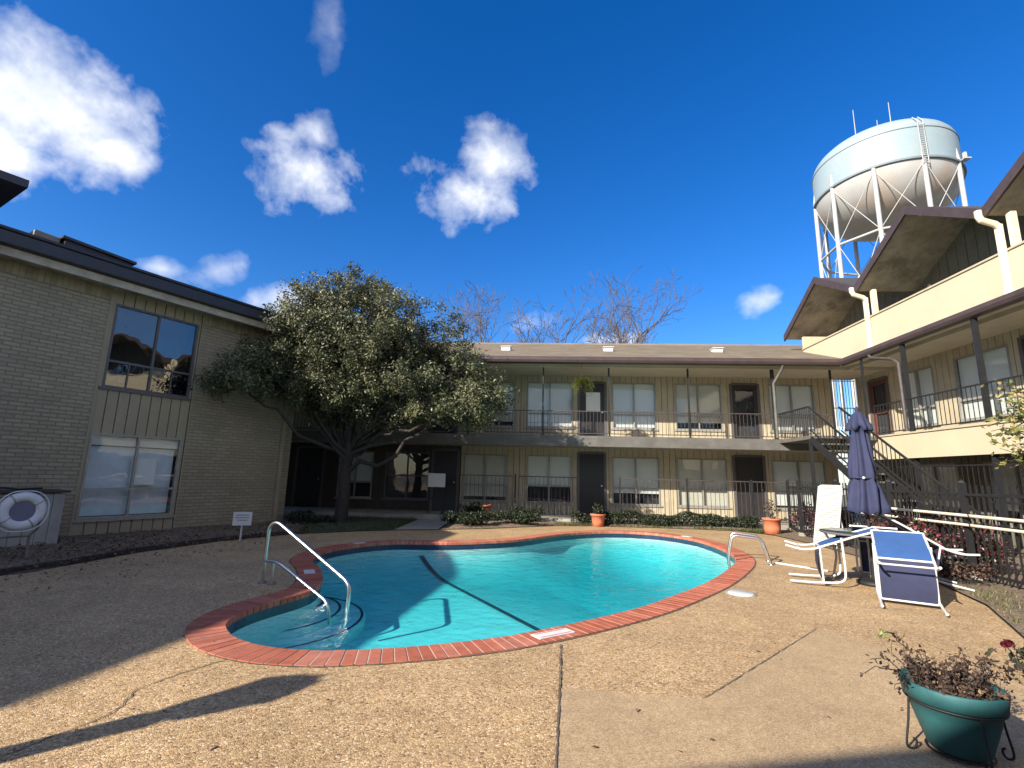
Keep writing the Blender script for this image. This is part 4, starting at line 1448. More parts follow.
for y0, ya, y1 in gab:
    th = 0.13
    rf = MB()
    so = MB()
    fa = MB()
    for ys_, side in ((y0, 0), (y1, 1)):
        A_ = Vector((GX, ys_, VZ if side or y0 < 17 else 6.52))
        B_ = Vector((GX, ya, AZ if y0 < 17 else 7.85))
        bx = 16.0
        rf.quad(A_ + Vector((0, 0, th)), B_ + Vector((0, 0, th)), Vector((bx, B_.y, B_.z + th)), Vector((bx, A_.y, A_.z + th)))
        so.quad(A_ + Vector((0.02, 0, 0)), Vector((bx, A_.y, A_.z)), Vector((bx, B_.y, B_.z)), B_ + Vector((0.02, 0, 0)))
        # barge board
        v = [A_ + Vector((-0.03, 0, -0.07)), B_ + Vector((-0.03, 0, -0.07)), B_ + Vector((-0.03, 0, th + 0.03)), A_ + Vector((-0.03, 0, th + 0.03))]
        w_ = [p + Vector((0.05, 0, 0)) for p in v]
        fa.add(v + w_, [(0, 1, 2, 3), (7, 6, 5, 4), (0, 4, 5, 1), (1, 5, 6, 2), (2, 6, 7, 3), (3, 7, 4, 0)])
    r_o = rf.build('gable_roof', 'darkroof', right)
    so.build('soffit', 'soffit_grey', r_o)
    fa.build('barge_board', 'fascia', r_o)
    lm = MB()
    lm.lathe([(0.0, 0), (0.05, 0), (0.06, -0.05), (0.03, -0.09), (0, -0.1)], 14, (GX + 0.35, ya, AZ - 0.02 if y0 < 17 else 7.82))
    lm.build('lamp', 'white', r_o)
    # gable end wall at the back of the deep overhang
    gw = MB()
    zl = VZ if y0 < 17 else 6.52
    za = AZ if y0 < 17 else 7.85
    nb_ = 14
    for k in range(nb_):
        a_, b_ = y1 + (y0 - y1) * k / nb_ + 0.01, y1 + (y0 - y1) * (k + 1) / nb_ - 0.01

        def zt(y):
            return (zl + (za - zl) * (y0 - y) / (y0 - ya) if y > ya else VZ + (za - VZ) * (y - y1) / (ya - y1)) - 0.012
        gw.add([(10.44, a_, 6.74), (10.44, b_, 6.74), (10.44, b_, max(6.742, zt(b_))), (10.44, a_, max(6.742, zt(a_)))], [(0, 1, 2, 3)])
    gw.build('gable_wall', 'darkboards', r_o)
for y in (13.70, 9.60, 5.45):
    mb = MB()
    mb.tube([(GX - 0.10, y, 6.86), (GX - 0.10, y, 6.74), (GX - 0.06, y, 6.66), (GX + 0.18, y, 6.58), (GX + 0.26, y, 6.5)], 0.065, 12)
    mb.box((GX + 0.20, y - 0.06, 5.10), (GX + 0.285, y + 0.06, 6.56))
    mb.box((GX + 0.19, y - 0.07, 5.10), (GX + 0.29, y + 0.07, 5.2))
    mb.build('downspout', 'pipewhite', right, bevel=0.012)
    mb = MB()
    mb.box((PX + 0.02, y - 0.22, 6.02), (PX + 0.12, y - 0.10, 6.74))
    mb.build('gable_post', 'pipewhite', right)

# ------------------------------------------------------------------ outside stair in the corner
st = root('metal_staircase', 'black metal staircase rising to the upper walkway in the right corner', 'staircase', (8.2, 9.2, 0))
mb = MB()
topY, topZ, botY = 13.7, 2.66, 9.7
for x in (7.25, 8.05):
    mb.bar((x, topY, topZ - 0.1), (x, botY, 0.05), 0.05, 0.17)
mb.build('stringer', 'iron', st)
mb = MB()
for k in range(14):
    t = (k + 0.5) / 14
    y = botY + (topY - botY) * t
    z = 0.02 + (topZ - 0.02) * t
    mb.box((7.275, y - 0.13, z), (8.025, y + 0.13, z + 0.035))
mb.build('treads', 'slabedge', st)
mb = MB()
mb.box((7.22, topY, topZ - 0.10), (8.94, SY - 0.04, topZ))
mb.build('landing', 'slabedge', st)
for x in (7.25, 8.05):
    mb = MB()
    mb.bar((x, topY, topZ + 0.78), (x, botY, 0.85), 0.04, 0.04)
    mb.bar((x, topY, topZ + 0.15), (x, botY, 0.25), 0.025, 0.025)
    for k in range(30):
        t = (k + 0.5) / 30
        y = botY + (topY - botY) * t
        z = topZ * t
        mb.bar((x, y, z + 0.2), (x, y, z + 0.8), 0.014)
    mb.build('handrail', 'iron', st)
mb = MB()
mb.bar((7.25, topY, topZ + 0.78), (7.25, SY - 0.04, topZ + 0.78), 0.04)
for k in range(18):
    y = topY + (SY - topY) * k / 18
    mb.bar((7.25, y, topZ), (7.25, y, topZ + 0.78), 0.014)
mb.bar((7.28, topY + 0.1, 0), (7.28, topY + 0.1, topZ - 0.1), 0.07)
mb.build('landing_rail', 'iron', st)

# ------------------------------------------------------------------ pool fence on the right
FL = [Vector(p) for p in ((7.30, 15.30, 0), (6.86, 13.80, 0), (6.76, 11.9, 0), (6.66, 10.0, 0), (6.55, 8.2, 0), (6.44, 6.6, 0), (6.3, 4.8, 0))]
fence = root('picket_fence', 'black iron picket fence with square posts along the right edge of the pool deck', 'fence', FL[0])
for i, p in enumerate(FL):
    mb = MB()
    mb.bar(p, p + Vector((0, 0, 1.46)), 0.07)
    mb.lathe([(0.048, 0), (0.048, 0.015), (0.0, 0.05)], 4, tuple(p + Vector((0, 0, 1.46))), smooth=False)
    po = mb.build('post', 'iron', fence)
    mb = MB()
    mb.box((p.x - 0.06, p.y - 0.06, 0.0), (p.x + 0.06, p.y + 0.06, 0.11))
    mb.build('footing', 'concrete', po)
for i in range(len(FL) - 1):
    p, q = FL[i], FL[i + 1]
    d = (q - p).normalized()
    p2, q2 = p + d * 0.04, q - d * 0.04
    mb = MB()
    for z in (0.14, 1.28):
        mb.bar(p2 + Vector((0, 0, z)), q2 + Vector((0, 0, z)), 0.03, 0.04)
    n = int((q2 - p2).length / 0.115)
    if i > 0:
        for k in range(1, n):
            a = p2.lerp(q2, k / n)
            mb.bar(a + Vector((0, 0, 0.06)), a + Vector((0, 0, 1.42)), 0.018)
    else:
        for k in range(1, n, 2):
            a = p2.lerp(q2, k / n)
            mb.bar(a + Vector((0, 0, 0.06)), a + Vector((0, 0, 1.28)), 0.012)
    mb.build('picket_panel', 'iron', fence)
# long cleaning poles hung along the fence
for z, y0, y1, r_, lab in ((0.965, 10.6, 5.2, 0.024, 'upper of the two long pale poles hung along the black picket fence'),
                           (0.825, 11.1, 5.2, 0.022, 'lower of the two long pale poles hung along the black picket fence')):
    t = root('pool_pole', lab, 'pole', (6.52, y1, z), group='poles hung on the fence')
    mb = MB()
    mb.tube([(6.60 - 0.02, y0, z), (6.48, 8.3, z), (6.28, y1, z)], r_, 10)
    mb.build('shaft', 'poletan', t)
    mb = MB()
    for y in (9.8, 8.0, 6.4):
        xx = 6.53 + (y - 9) * 0.05
        mb.tube([(xx + 0.16, y, z + 0.03), (xx + 0.0, y, z - 0.03), (xx - 0.05, y, z - 0.03), (xx - 0.07, y, z + 0.04)], 0.008, 6)
    mb.build('hook', 'iron', t)

# ------------------------------------------------------------------ water tower
tw = Vector((45.9, 63.3, 0))
tower = root('water_tower', 'pale blue elevated water tank on ten steel legs above the right roofs', 'water tower', tw)
Rt, zr, zs_ = 8.0, 40.0, 44.2
mb = MB()
dome = [(Rt, zs_)] + [(Rt * cos(rad(a)) ** 0.8, zs_ + 3.5 * sin(rad(a))) for a in (8, 16, 25, 35, 46, 58, 70, 80)] + [(0.0, zs_ + 3.5)]
mb.lathe([(Rt, zr), (Rt, zs_)] + dome[1:], 96, (tw.x, tw.y, 0))
mb.build('tank', 'tank', tower)
mb = MB()
mb.lathe([(Rt, zr)] + [(Rt * cos(rad(a)), zr - 5.6 * sin(rad(a))) for a in range(6, 90, 7)] + [(0.0, zr - 5.6)], 96, (tw.x, tw.y, 0))
mb.build('tank_bowl', 'bowl', tower)
mb = MB()
for z in (zr, ):
    mb.lathe([(Rt + 0.0, z + 0.12), (Rt + 0.25, z + 0.12), (Rt + 0.25, z - 0.14), (Rt, z - 0.14)], 96, (tw.x, tw.y, 0), smooth=False)
mb.lathe([(Rt + 0.0, zs_ + 0.05), (Rt + 0.06, zs_ + 0.05), (Rt + 0.06, zs_ - 0.05), (Rt, zs_ - 0.05)], 96, (tw.x, tw.y, 0), smooth=False)
mb.build('seam_ring', 'seam', tower)
angs = [rad(-167.2 + 36 * k) for k in range(10)]
LRr = Rt - 0.02


def lp(a, z, r_=LRr):
    return Vector((tw.x + r_ * cos(a), tw.y + r_ * sin(a), z))


for a in angs:
    mb = MB()
    mb.tube([lp(a, 0), lp(a, 40.3), lp(a, 41.9, Rt - 0.02)], [0.26, 0.26, 0.05], 12)
    mb.build('leg', 'steel', tower)
for z in (31.8, 20.0):
    mb = MB()
    for i in range(10):
        mb.tube([lp(angs[i], z), lp(angs[(i + 1) % 10], z)], 0.16, 6)
    mb.build('strut_ring', 'steel', tower)
for za, zb in ((39.5, 31.8), (31.8, 20.0)):
    mb = MB()
    for i in range(10):
        a, b = angs[i], angs[(i + 1) % 10]
        mb.tube([lp(a, za), lp(b, zb)], 0.05, 5)
        mb.tube([lp(b, za), lp(a, zb)], 0.05, 5)
    mb.build('cross_rods', 'steel', tower)
mb = MB()
mb.tube([(tw.x, tw.y, 0), (tw.x, tw.y, 34.6)], 0.7, 16)
mb.build('riser_pipe', 'steel', tower)
for (a_, r_, z_, h_) in ((-170, 3.2, 47.0, 5.6), (-110, 0.8, 47.6, 3.2), (-70, 2.0, 47.4, 5.2)):
    mb = MB()
    b_ = lp(rad(a_), z_, r_)
    mb.tube([b_, b_ + Vector((0, 0, h_))], [0.07, 0.04], 6)
    mb.build('antenna', 'steel', tower)
mb = MB()
b_ = lp(rad(-58), 40.5, Rt + 0.6)
mb.box((b_.x - 0.4, b_.y - 0.4, 40.0), (b_.x + 0.4, b_.y + 0.4, 40.15))
mb.box((b_.x - 0.15, b_.y - 0.15, 40.15), (b_.x + 0.15, b_.y + 0.15, 41.0))
mb.build('service_platform', 'steel', tower)
mb = MB()
a_ = angs[2]
t_ = Vector((-sin(a_), cos(a_), 0))
for sg_ in (-0.3, 0.3):
    mb.tube([lp(a_, 39.0, Rt + 0.32) + t_ * sg_, lp(a_, zs_ + 0.6, Rt + 0.25) + t_ * sg_, lp(a_, zs_ + 1.6, Rt - 0.5) + t_ * sg_], 0.055, 6)
for k in range(18):
    z = 39.2 + k * 0.29
    mb.tube([lp(a_, z, Rt + 0.32) - t_ * 0.3, lp(a_, z, Rt + 0.32) + t_ * 0.3], 0.04, 4)
mb.build('ladder', 'steel', tower)

# ------------------------------------------------------------------ trees
def limb(mb, p, q, r0, r1, n=7, sag=0.0, wob=0.08, seg=5):
    pts, rs = [], []
    L = (q - p).length
    for i in range(seg + 1):
        t = i / seg
        v = p.lerp(q, t) + Vector((random.uniform(-1, 1), random.uniform(-1, 1), random.uniform(-1, 1))) * wob * L * (0 if i in (0, seg) else 0.4)
        v.z += sag * sin(pi * t)
        pts.append(v)
        rs.append(r0 + (r1 - r0) * t)
    mb.tube(pts, rs, n)
    return pts


tb = Vector((-5.35, 13.3, 0.02))
oak = root('oak_tree', 'broad evergreen oak with silvery sunlit crown beside the far left pool corner', 'tree', tb)
tr_ = MB()
lobes = [  # pixel x, y, depth, radius, flattening
    (352, 335, 13.0, 2.15, 0.88), (300, 345, 12.6, 1.45, 0.85), (408, 340, 13.4, 1.55, 0.8), (360, 300, 13.2, 1.2, 0.7),
    (446, 370, 13.2, 1.30, 0.8), (480, 395, 13.0, 0.95, 0.75), (462, 405, 12.6, 0.85, 0.6), (236, 384, 11.0, 0.75, 0.6),
    (262, 362, 11.6, 0.85, 0.7), (340, 395, 12.7, 1.35, 0.5), (400, 385, 12.7, 1.25, 0.6), (290, 385, 12.2, 0.9, 0.6), (425, 412, 12.9, 0.75, 0.5), (320, 310, 13.2, 1.0, 0.7),
    (345, 350, 13.8, 1.5, 0.8), (335, 412, 13.2, 0.9, 0.45), (395, 418, 13.4, 0.8, 0.4), (470, 418, 13.2, 0.65, 0.45), (375, 345, 12.2, 0.9, 0.9)]
fork = tb + Vector((0.1, -0.05, 2.15))
limb(tr_, tb - Vector((0, 0, 0.1)), fork, 0.185, 0.14, 10, wob=0.06)
low = limb(tr_, tb + Vector((0.05, 0, 1.35)), at(455, 402, 12.9), 0.075, 0.025, 8, sag=-0.25, wob=0.12, seg=7)
cr_ = MB()
for (lx, ly, lY, R_, fl) in lobes:
    c = at(lx, ly, lY)
    pts = limb(tr_, fork - Vector((0, 0, random.uniform(0, 0.5))), c, 0.065, 0.018, 6, wob=0.18)
    ncl = int(46 * R_ * R_) + 10
    for k in range(ncl):
        d = rnd_dir(-0.75)
        rr = R_ * (random.random() ** 0.38) * random.uniform(0.85, 1.08)
        cc = c + Vector((d.x * rr, d.y * rr, d.z * rr * fl))
        if random.random() < 0.5:
            tr_.tube([c.lerp(cc, 0.2) + rnd_dir() * 0.1, c.lerp(cc, 0.6) + rnd_dir() * 0.1, cc], [0.018, 0.012, 0.005], 4, cap=False)
        cs = random.uniform(0.16, 0.36)
        nl = int(random.uniform(75, 135))
        base = random.gauss(0.42, 0.12)
        for _ in range(nl):
            dd = rnd_dir()
            p = cc + dd * cs * random.random() ** 0.5
            nn = (d * 0.6 + rnd_dir() * 0.9 + Vector((0, 0, 0.35)))
            cr_.leaf(p, random.choice((0.045, 0.06, 0.08, 0.105)) * random.uniform(0.85, 1.15), nn, min(1, max(0, random.gauss(base, 0.2))), 0.5)
        # stray twig tips break the outline
        if random.random() < 0.22 and d.z > -0.2:
            tip = cc + (d + rnd_dir() * 0.4).normalized() * random.uniform(0.3, 0.6)
            tr_.tube([cc, tip], [0.007, 0.003], 4, cap=False)
            for _ in range(10):
                cr_.leaf(cc.lerp(tip, random.random()) + rnd_dir() * 0.05, random.uniform(0.05, 0.09), rnd_dir(), random.gauss(base, 0.15), 0.45)
tr_.build('trunk', 'bark', oak)
cr_.build('crown', 'leaf', oak)


def bare_tree(label, base, top_z, spread, seed, lean=0.0, size=1.0):
    random.seed(seed)
    t = root('bare_tree', label, 'tree', base, group='bare trees behind the far roof')
    mb = MB()

    def grow(p, d, L, r, lev):
        q = p
        pts, rs = [p], [r]
        ns = 5 if lev < 4 else 3
        for k in range(ns):
            d = (d + rnd_dir() * 0.20 + Vector((0, 0, 0.05))).normalized()
            q = q + d * L / ns
            pts.append(q)
            rs.append(max(0.012, r * (1 - 0.25 * (k + 1) / ns)))
        mb.tube(pts, rs, 7 if lev < 2 else (5 if lev < 4 else 3), cap=False)
        if lev >= 7:
            return
        for k in range(2 if lev in (0, 1, 4, 6) else 3):
            i = ns if k < 2 else max(1, ns // 2)
            ax = rnd_dir()
            nd = (d + (ax - d * ax.dot(d)).normalized() * random.uniform(0.40, 0.85) * spread).normalized()
            nd.z = max(nd.z, -0.1)
            grow(pts[i], nd, L * random.uniform(0.62, 0.84), rs[i] * (random.uniform(0.66, 0.8) if k < 2 else 0.5), lev + 1)
    hh = top_z - base[2]
    grow(Vector(base), Vector((lean, 0, 1)).normalized(), hh * 0.335 * size, hh * 0.024, 0)
    mb.build('trunk', 'barebark', t)
    random.seed(seed + 1)
    return t


for lab, px0, py1, Y, sp, sd, ln, sz in (
        ('smaller bare tree rising just right of the oak crown behind the roof', 472, 300, 30, 0.9, 11, 0.0, 1.1),
        ('wide bare tree behind the far roof before a small cloud', 522, 290, 30, 1.0, 24, 0.0, 0.90),
        ('tallest bare tree behind the far roof with a forked dark trunk', 656, 276, 30, 1.05, 52, 0.0, 1.08),
        ('bare tree behind the far roof at the right end of the row', 668, 290, 30, 0.8, 61, -0.03, 0.86)):
    p = at(px0, 470, Y)
    bare_tree(lab, (p.x, p.y, 0), at(px0, py1, Y).z, sp, sd, ln, sz)
random.seed(99)


# ------------------------------------------------------------------ shrubs and plants
def shrub(name, label, cat, base, rx, ry, h, mat, n, size=0.06, group=None, stems=9, lumps=10):
    t = root(name, label, cat, base, group=group)
    s = MB()
    l = MB()
    b = Vector(base)
    cs = []
    for k in range(lumps):
        a = random.uniform(0, 2 * pi)
        r_ = random.random() ** 0.6
        cs.append(b + Vector((rx * r_ * cos(a) * 0.75, ry * r_ * sin(a) * 0.75, h * random.uniform(0.35, 0.85))))
    for k in range(stems):
        c = random.choice(cs)
        limb(s, b + Vector((random.uniform(-0.1, 0.1) * rx, random.uniform(-0.1, 0.1) * ry, -0.02)), c + rnd_dir() * 0.1, 0.012, 0.004, 4, wob=0.2)
    for k in range(n):
        c = random.choice(cs)
        d = rnd_dir()
        rr = random.random() ** 0.45
        p = c + Vector((d.x * rx * 0.42, d.y * ry * 0.42, d.z * h * 0.34)) * rr
        if p.z < b.z + 0.02:
            p.z = b.z + random.uniform(0.02, 0.1)
        l.leaf(p, size * random.uniform(0.6, 1.3), rnd_dir(-0.2) + Vector((0, 0, 0.3)), min(1, max(0, random.gauss(0.5, 0.25))), 0.6)
    s.build('stems', 'bark', t)
    l.build('foliage', mat, t)
    return t


# clipped hedge under the far windows
hd = root('hedge', 'low dark hedge before the patio railings at the far side of the pool', 'hedge', (3.6, 15.2, 0))
l = MB()
s = MB()
for k in range(9500):
    x = random.uniform(0.9, 6.35)
    z = (random.random() ** 0.5) * (0.40 + 0.06 * sin(x * 3.1) + 0.04 * sin(x * 7.7))
    y = 15.22 + random.uniform(-0.17, 0.17) + 0.05 * sin(x * 5)
    l.leaf(Vector((x, y, z)), random.uniform(0.035, 0.07), rnd_dir(-0.2), min(1, max(0, random.gauss(0.5, 0.25))), 0.6)
for k in range(40):
    x = 0.95 + k * 0.137
    s.tube([(x, 15.2, -0.02), (x + random.uniform(-0.05, 0.05), 15.2, 0.32)], 0.008, 4)
s.build('stems', 'bark', hd)
l.build('foliage', 'hedge', hd)
shrub('bush', 'dark leafy bush at the left end of the far planting bed beside the walkway', 'bush', (-2.0, 13.75, 0.02), 0.75, 0.5, 0.36, 'hedge', 1900, 0.07)
shrub('bush', 'low trailing bush in the shade in the middle of the far planting bed', 'bush', (-0.75, 14.55, 0.02), 0.9, 0.42, 0.32, 'hedge', 1900, 0.07)
shrub('bush', 'taller dark bush with bare stems against the ground floor railing', 'bush', (-1.9, 15.0, 0.02), 0.6, 0.3, 0.55, 'hedge', 1300, 0.07)
shrub('bush', 'bush with twigs standing in front of the third ground floor window', 'bush', (-0.3, 15.12, 0.02), 0.6, 0.22, 0.50, 'hedge', 1300, 0.065)
shrub('bush', 'shaded low bush beside the foot of the oak trunk', 'bush', (-6.1, 13.2, 0.02), 0.7, 0.5, 0.3, 'hedge', 1300, 0.07)
for i, (x, y, rx, h, lab) in enumerate([
        (7.35, 14.2, 0.55, 0.80, 'purple leaved shrub behind the fence post beside the orange pot'),
        (7.25, 13.0, 0.55, 0.88, 'purple leaved shrub behind the fence just left of the white lounge'),
        (7.2, 11.3, 0.5, 0.80, 'purple leaved shrub behind the fence to the right of the white lounge'),
        (7.25, 10.0, 0.5, 0.75, 'purple leaved shrub behind the fence below the closed umbrella')]):
    shrub('purple_shrub', lab, 'shrub', (x, y, 0.02), rx, 0.4, h, 'purple', 1900, 0.075, group='purple shrubs along the fence')
shrub('rose_bush', 'red flowering bush inside the fence behind the blue chairs', 'bush', (6.15, 9.0, 0.02), 0.42, 0.6, 0.85, 'rose', 2600, 0.06)
shrub('rose_bush', 'smaller red flowering bush behind the fence below the pale poles', 'bush', (7.0, 8.6, 0.02), 0.5, 0.6, 0.8, 'rose', 1900, 0.06)
shrub('bush', 'thin dry bush low against the fence to the right of the table', 'bush', (6.15, 7.9, 0.02), 0.35, 0.5, 0.28, 'dead', 700, 0.05)
# dark red flowers at the right edge
FX, FY = atz(1046, 652, 0.25).xy
fl_ = root('flower_plant', 'dark red flowers on thin stems at the right edge of the deck', 'flowers', (FX, FY, 0.02))
s, l = MB(), MB()
for (dx, dy, z) in ((-0.14, 0.12, 0.26), (-0.1, -0.25, 0.24), (0.05, 0.0, 0.33), (0.2, 0.1, 0.28), (-0.02, 0.3, 0.2)):
    p = Vector((FX + dx, FY + dy, z))
    limb(s, Vector((FX, FY, 0.0)), p, 0.007, 0.004, 4, wob=0.2)
    l = MB()
    for k in range(50):
        d = rnd_dir(-0.4)
        l.leaf(p + d * 0.022, 0.034, d + rnd_dir() * 0.6, random.random(), 0.8)
    l.build('flower', 'darkred', fl_)
fp = s.build('stems', 'bark', fl_)
l = MB()
for k in range(260):
    l.leaf(Vector((FX + 0.1 + random.gauss(0, 0.12), FY + random.gauss(0, 0.2), random.uniform(0.03, 0.22))), 0.07, rnd_dir(-0.2), random.random(), 0.5)
l.build('foliage', 'hedge', fl_)

# branch of a light green tree reaching in from the right
yt = root('young_tree', 'thin branched young tree with yellow green leaves at the right edge before the balcony', 'tree', (at(1046, 385, 6.4).x, 6.4, 0))
s, l = MB(), MB()
top = at(1046, 385, 6.4)
b = Vector((top.x, top.y, 0))
top.z = 2.9
limb(s, b, top, 0.045, 0.018, 7, wob=0.05, seg=8)
for k in range(34):
    z = random.uniform(1.5, 2.6)
    o_ = b.lerp(top, z / 2.9)
    a = random.uniform(pi * 0.4, pi * 1.7)
    e = o_ + Vector((cos(a) * random.uniform(0.3, 0.85), sin(a) * random.uniform(0.2, 0.7), random.uniform(-0.15, 0.35)))
    pts = limb(s, o_, e, 0.011, 0.003, 4, wob=0.2)
    for p in pts[2:]:
        for _ in range(random.choice((3, 5, 8))):
            l.leaf(p + rnd_dir() * random.uniform(0.02, 0.12), random.uniform(0.05, 0.10), rnd_dir(-0.3) + Vector((0, 0, 0.4)), random.random(), 0.6)
s.build('trunk', 'bark', yt)
l.build('crown', 'autumn', yt)

# grass tufts on the lawn and the right bed, leaf litter along the left wall
def in_poly(x, y, P):
    c = False
    n = len(P)
    for i in range(n):
        x1, y1 = P[i]
        x2, y2 = P[(i + 1) % n]
        if (y1 > y) != (y2 > y) and x < (x2 - x1) * (y - y1) / (y2 - y1) + x1:
            c = not c
    return c


def scatter_grass(name, P, n, hh, mat='grass'):
    mb = MB()
    xs = [p[0] for p in P]
    ys_ = [p[1] for p in P]
    k = 0
    while k < n:
        x, y = random.uniform(min(xs), max(xs)), random.uniform(min(ys_), max(ys_))
        if not in_poly(x, y, P):
            continue
        k += 1
        h_ = hh * random.uniform(0.4, 1.2)
        a = random.uniform(0, 6.28)
        w = 0.006
        lean = Vector((cos(a + 1.2), sin(a + 1.2), 0)) * h_ * random.uniform(0.1, 0.8)
        b0 = Vector((x, y, 0.01))
        d = Vector((cos(a), sin(a), 0)) * w
        mb.add([b0 - d, b0 + d, b0 + lean * 0.5 + d * 0.7 + Vector((0, 0, h_ * 0.6)), b0 + lean * 0.5 - d * 0.7 + Vector((0, 0, h_ * 0.6)), b0 + lean + Vector((0, 0, h_))],
               [(0, 1, 2, 3), (3, 2, 4)], random.random())
    o = mb.build(name, mat)
    kind(o, 'stuff')
    return o


scatter_grass('grass', [(-5.5, 11.15), (-4.2, 12.2), (-3.65, 12.6), (-3.78, 15.3), (-7.5, 15.3), (-6.4, 14.0), (-5.9, 12.4)], 9000, 0.09)
scatter_grass('grass', [(4.5, 4.4), (5.3, 2.6), (6.4, 4.0), (6.4, 7.4), (5.9, 7.9), (5.4, 6.6), (4.75, 5.5), (4.4, 4.9)], 4200, 0.055, 'dry_grass')
scatter_grass('grass', [(0.4, 14.8), (1.5, 15.06), (4.4, 15.06), (5.6, 14.8), (6.3, 14.3), (6.6, 15.0), (0.4, 15.2)], 3000, 0.07)
mb = MB()
ML = [(-9.0, 4.6), (-7.55, 4.7), (-6.6, 6.4), (-6.55, 8.1), (-6.0, 9.8), (-5.3, 11.05), (-5.9, 12.4), (-6.4, 14.0), (-8.9, 10.0)]
k = 0
while k < 5200:
    x, y = random.uniform(-10, -5), random.uniform(4.6, 14)
    if in_poly(x, y, ML):
        mb.leaf(Vector((x, y, 0.03 + random.random() * 0.06)), random.uniform(0.025, 0.075), Vector((random.gauss(0, 0.5), random.gauss(0, 0.5), 1)), random.random(), 0.5)
        k += 1
for k in range(420):      # strays blown onto the deck
    x, y = random.gauss(-6.0, 0.55), random.uniform(4.5, 11)
    mb.leaf(Vector((x + (y - 8) * 0.1, y, 0.012 + random.random() * 0.012)), random.uniform(0.03, 0.07), Vector((random.gauss(0, 0.3), random.gauss(0, 0.3), 1)), random.random(), 0.5)
for k in range(60):
    mb.leaf(Vector((random.uniform(-3, 5), random.uniform(2.6, 4.6), 0.012)), random.uniform(0.02, 0.045), Vector((random.gauss(0, 0.3), random.gauss(0, 0.3), 1)), random.random() * 0.6, 0.5)
kind(mb.build('leaf_litter', 'litter'), 'stuff')
# edging timber between mulch and deck
eb = root('timber_edging', 'dark weathered timber edging between the mulch bed and the left deck', 'edging', (-6.72, 7.2, 0))
mb = MB()
EP = [(-7.55, 4.65), (-6.9, 5.9), (-6.72, 7.0), (-6.7, 8.1), (-6.28, 9.75), (-5.6, 11.0)]
for i in range(len(EP) - 1):
    a, b = Vector((*EP[i], 0.03)), Vector((*EP[i + 1], 0.03))
    d = (b - a).normalized() * 0.01
    mb.bar(a + d, b - d, 0.07, 0.10)
mb.build('timber', 'bark', eb, bevel=0.01)

# ------------------------------------------------------------------ pool furniture
def curve3(pts, n=6):
    P = [Vector(p) for p in pts]
    r = []
    for i in range(len(P) - 1):
        p0, p1, p2, p3 = P[max(i - 1, 0)], P[i], P[i + 1], P[min(i + 2, len(P) - 1)]
        for k in range(n):
            t = k / n
            r.append(0.5 * ((2 * p1) + (-p0 + p2) * t + (2 * p0 - 5 * p1 + 4 * p2 - p3) * t * t + (-p0 + 3 * p1 - 3 * p2 + p3) * t ** 3))
    r.append(P[-1])
    return r


def rounded(pts, r=0.06, n=5):
    """polyline with rounded corners"""
    P = [Vector(p) for p in pts]
    o_ = [P[0]]
    for i in range(1, len(P) - 1):
        a = P[i] + (P[i - 1] - P[i]).normalized() * min(r, (P[i - 1] - P[i]).length * 0.45)
        b = P[i] + (P[i + 1] - P[i]).normalized() * min(r, (P[i + 1] - P[i]).length * 0.45)
        for k in range(n + 1):
            t = k / n
            o_.append(a * (1 - t) ** 2 + P[i] * 2 * t * (1 - t) + b * t * t)
    o_.append(P[-1])
    return o_


# stair grab rail at the entry steps
B0, B1 = atz(262, 583, 0.0), atz(276, 582, 0.0)
gr_ = root('handrail', 'bent stainless handrail standing over the pool entry steps', 'handrail', B0)
# plane of the rail: from the deck foot towards the steps
foot = Vector((B0.x, B0.y, 0.03))
fend = atz(347, 606, -0.10)
fdir = fend - foot
fdir.z = 0
L = fdir.length
fd = fdir.normalized()


def RP(s_, z):
    return foot + fd * s_ + Vector((0, 0, z))


mb = MB()
mb.tube(rounded([RP(0, 0), RP(0.02, 0.66), RP(0.15, 0.73), RP(L, 0.12), RP(L + 0.02, -0.04), RP(L - 0.03, -0.36)], 0.10), 0.022, 12)
mb.tube(rounded([RP(0.01, 0.24), RP(0.24, 0.24), RP(L * 0.80, -0.13), RP(L * 0.83, -0.36)], 0.10), 0.020, 12)
mb.tube([RP(0.16, 0.0), RP(0.16, 0.24)], 0.018, 10)
mb.build('rail', 'chrome', gr_)
for s_, z in ((0, 0.0), (0.16, 0.0)):
    mb = MB()
    mb.lathe([(0.055, 0.0), (0.055, 0.012), (0.03, 0.03), (0.0, 0.03)], 18, tuple(RP(s_, 0.002) - Vector((0, 0, 0.03))))
    mb.build('base_flange', 'timber', gr_)

# ladder rails at the right
La = atz(770, 562, 0.02)
ld = root('pool_ladder', 'pair of bent stainless ladder rails over the coping at the right pool end', 'ladder', La)
ldir = Vector((INN[0].x, INN[0].y, 0))
near = min(INN, key=lambda p: (p - Vector((La.x, La.y, 0))).length)
ldir = (near - Vector((La.x, La.y, 0))).normalized()
ltan = Vector((-ldir.y, ldir.x, 0))
for sgn in (-1, 1):
    b = Vector((La.x, La.y, 0.0)) + ltan * 0.22 * sgn
    mb = MB()
    dd = (near - Vector((La.x, La.y, 0))).length
    mb.tube(rounded([b, b + ldir * 0.12 + Vector((0, 0, 0.42)), b + ldir * (dd + 0.05) + Vector((0, 0, 0.46)), b + ldir * (dd + 0.13) + Vector((0, 0, 0.05)), b + ldir * (dd + 0.10) + Vector((0, 0, -0.7))], 0.09), 0.02, 10)
    rl_ = mb.build('rail', 'chrome', ld)
    mb = MB()
    mb.lathe([(0.05, 0), (0.05, 0.012), (0.025, 0.02)], 16, (b.x, b.y, 0.0))
    mb.build('base_flange', 'chrome', rl_)
mb = MB()
